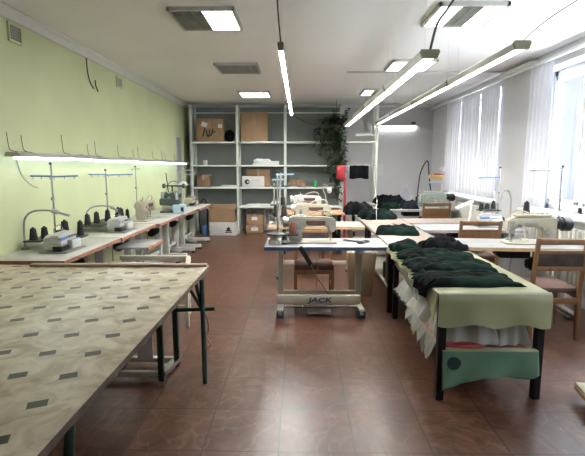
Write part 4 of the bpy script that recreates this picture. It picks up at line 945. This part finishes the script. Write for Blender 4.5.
# ---------------------------------------------------------------- chairs
def chair(label, loc, rz, wood='wood_light', panel='panel_brown', top=.925, wd=.41):
    t = thing('wooden_chair', label, 'chair', (loc[0], loc[1], 0), rz)
    w = wd / 2; dp = .40   # faces local +y, back at y = -dp/2
    for s in (-1, 1):
        p = MB(); p.prism([(-dp / 2 - .03, 0), (-dp / 2 + .008, 0), (-dp / 2 + .03, .44), (-dp / 2 - .045, top), (-dp / 2 - .075, top), (-dp / 2 - .012, .44)], 'x', s * w - .017, s * w + .017, .004); p.build('rear_leg', wood, t)
        MB().bar((s * (w - .005), dp / 2 - .02, 0), (s * (w - .005), dp / 2 - .03, .43), .036, .036, .004).build('front_leg', wood, t)
        MB().span((s * w - .012, -dp / 2, .37), (s * w + .012, dp / 2 - .03, .42), .003).build('side_rail', wood, t)
        MB().span((s * w - .01, -dp / 2, .18), (s * w + .01, dp / 2 - .03, .21), .003).build('stretcher', wood, t)
    MB().span((-w, dp / 2 - .05, .37), (w, dp / 2 - .02, .42), .003).build('front_rail', wood, t)
    MB().span((-w, -dp / 2 - .01, .33), (w, -dp / 2 + .012, .38), .003).build('rear_stretcher', wood, t)
    MB().span((-w - .01, -dp / 2 + .02, .42), (w + .01, dp / 2, .47), .018).build('seat', 'seat_brown', t)
    def yb(z): return -dp / 2 - .012 - .047 * (z - .44) / (top - .44)
    for z0, z1, m, nm, th in ((top - .055, top - .005, wood, 'top_rail', .022), (top - .135, top - .105, wood, 'back_rail', .022), (top - .25, top - .135, panel, 'backrest', .018), (top - .29, top - .25, wood, 'back_rail', .022)):
        zc = (z0 + z1) / 2; MB().box((0, yb(zc) + .0, zc), (2 * w - .02, th, z1 - z0), .004, (.097, 0, 0)).build(nm, m, t)
    return t
chair('wooden chair with a dark back panel at the right edge, by the cream machine', (2.27, 4.02), -.03, 'wood_light')
chair('wooden chair in front of the white overlock table', (2.13, 5.42), 0, 'wood_light', 'wood_light', top=.90, wd=.46)
chair('wooden chair at the far white table by the sage machine', (2.42, 8.05), 0, 'wood_light', 'wood_light', top=.89, wd=.46)
chair('brown wooden chair tucked behind the near centre sewing table', (.155, 4.86), PI, 'wood', 'panel_brown', top=.90)
chair('wooden chair behind the second centre sewing table', (.15, 6.62), PI, 'wood', 'wood', top=.88)
# platform at the bottom right
t = thing('wooden_board', 'corner of a cream topped wooden platform at the bottom right', 'platform', (2.08, 2.50, 0), -.20)
MB().span((-.3, -.22, .105), (.3, .24, .12), .003).build('board_top', 'cream', t); MB().span((-.302, -.222, .07), (.302, .242, .104), .004).build('wooden_side', 'edge_wood', t)
for x in (-.15, .2): MB().span((x - .04, -.12, 0), (x + .04, .14, .07)).build('runner', 'edge_wood', t)

# ---------------------------------------------------------------- outside
b_ = thing('added_building', 'added grey lavender building toning the view through the windows', 'building', (13, 10, -3.2))  # assumed building, added to give the window glass its lavender tone
MB().span((0, -16, 0), (6, 30, 16.0)).build('facade', 'far_wall', b_)
for k in range(9):
    for z in (1.4, 4.9, 8.4):
        y = -14 + 4 * k
        f_ = MB().span((-.05, y - .9, z), (.02, y + .9, z + 1.9)).build('window', 'far_frame', b_)
        MB().span((-.06, y - .8, z + .1), (-.05, y + .8, z + 1.8)).build('pane', 'far_pane', f_)
# ---------------------------------------------------------------- light, camera
wd = bpy.data.worlds.new('overcast sky'); scn.world = wd; wd.use_nodes = True
bg = wd.node_tree.nodes['Background']; bg.inputs['Color'].default_value = (.90, .95, 1.0, 1); bg.inputs['Strength'].default_value = 3.3
for i, (a, b) in enumerate(WINS):
    ld = bpy.data.lights.new('window_daylight', 'AREA'); ld.shape = 'RECTANGLE'; ld.size = ZH - ZS; ld.size_y = b - a; ld.energy = 1
    ld.cycles.is_portal = True
    lo = bpy.data.objects.new('window_daylight', ld); COL.objects.link(lo); lo.location = (XR + WT + .05, (a + b) / 2, (ZS + ZH) / 2); lo.rotation_euler = (0, PI / 2, 0)
cam = bpy.data.cameras.new('camera'); co = bpy.data.objects.new('camera', cam); COL.objects.link(co); scn.camera = co
cam.sensor_fit = 'HORIZONTAL'; cam.sensor_width = 36; cam.lens = 440 / 585 * 36; cam.shift_y = -3.5 / 585; cam.clip_start = .02
R = Vector((0.9998573655924958, 0.016889300472024086, 0)); V = Vector((-0.002263294022380773, 0.13398845041139107, 0.9909803089146234)); F = Vector((-0.016736964199118323, 0.990838961025413, -0.13400756450095475))
mw = Matrix((R, V, -F)).transposed().to_4x4(); mw.translation = (0, 0, 1.55); co.matrix_world = mw
scn.view_settings.view_transform = 'Standard'; scn.view_settings.look = 'None'; scn.view_settings.gamma = 1; scn.view_settings.use_curve_mapping = False
scn.view_settings.exposure = 3.0
scn.cycles.use_denoising = True; scn.cycles.max_bounces = 8; scn.cycles.transparent_max_bounces = 16
scn.cycles.sample_clamp_indirect = 8
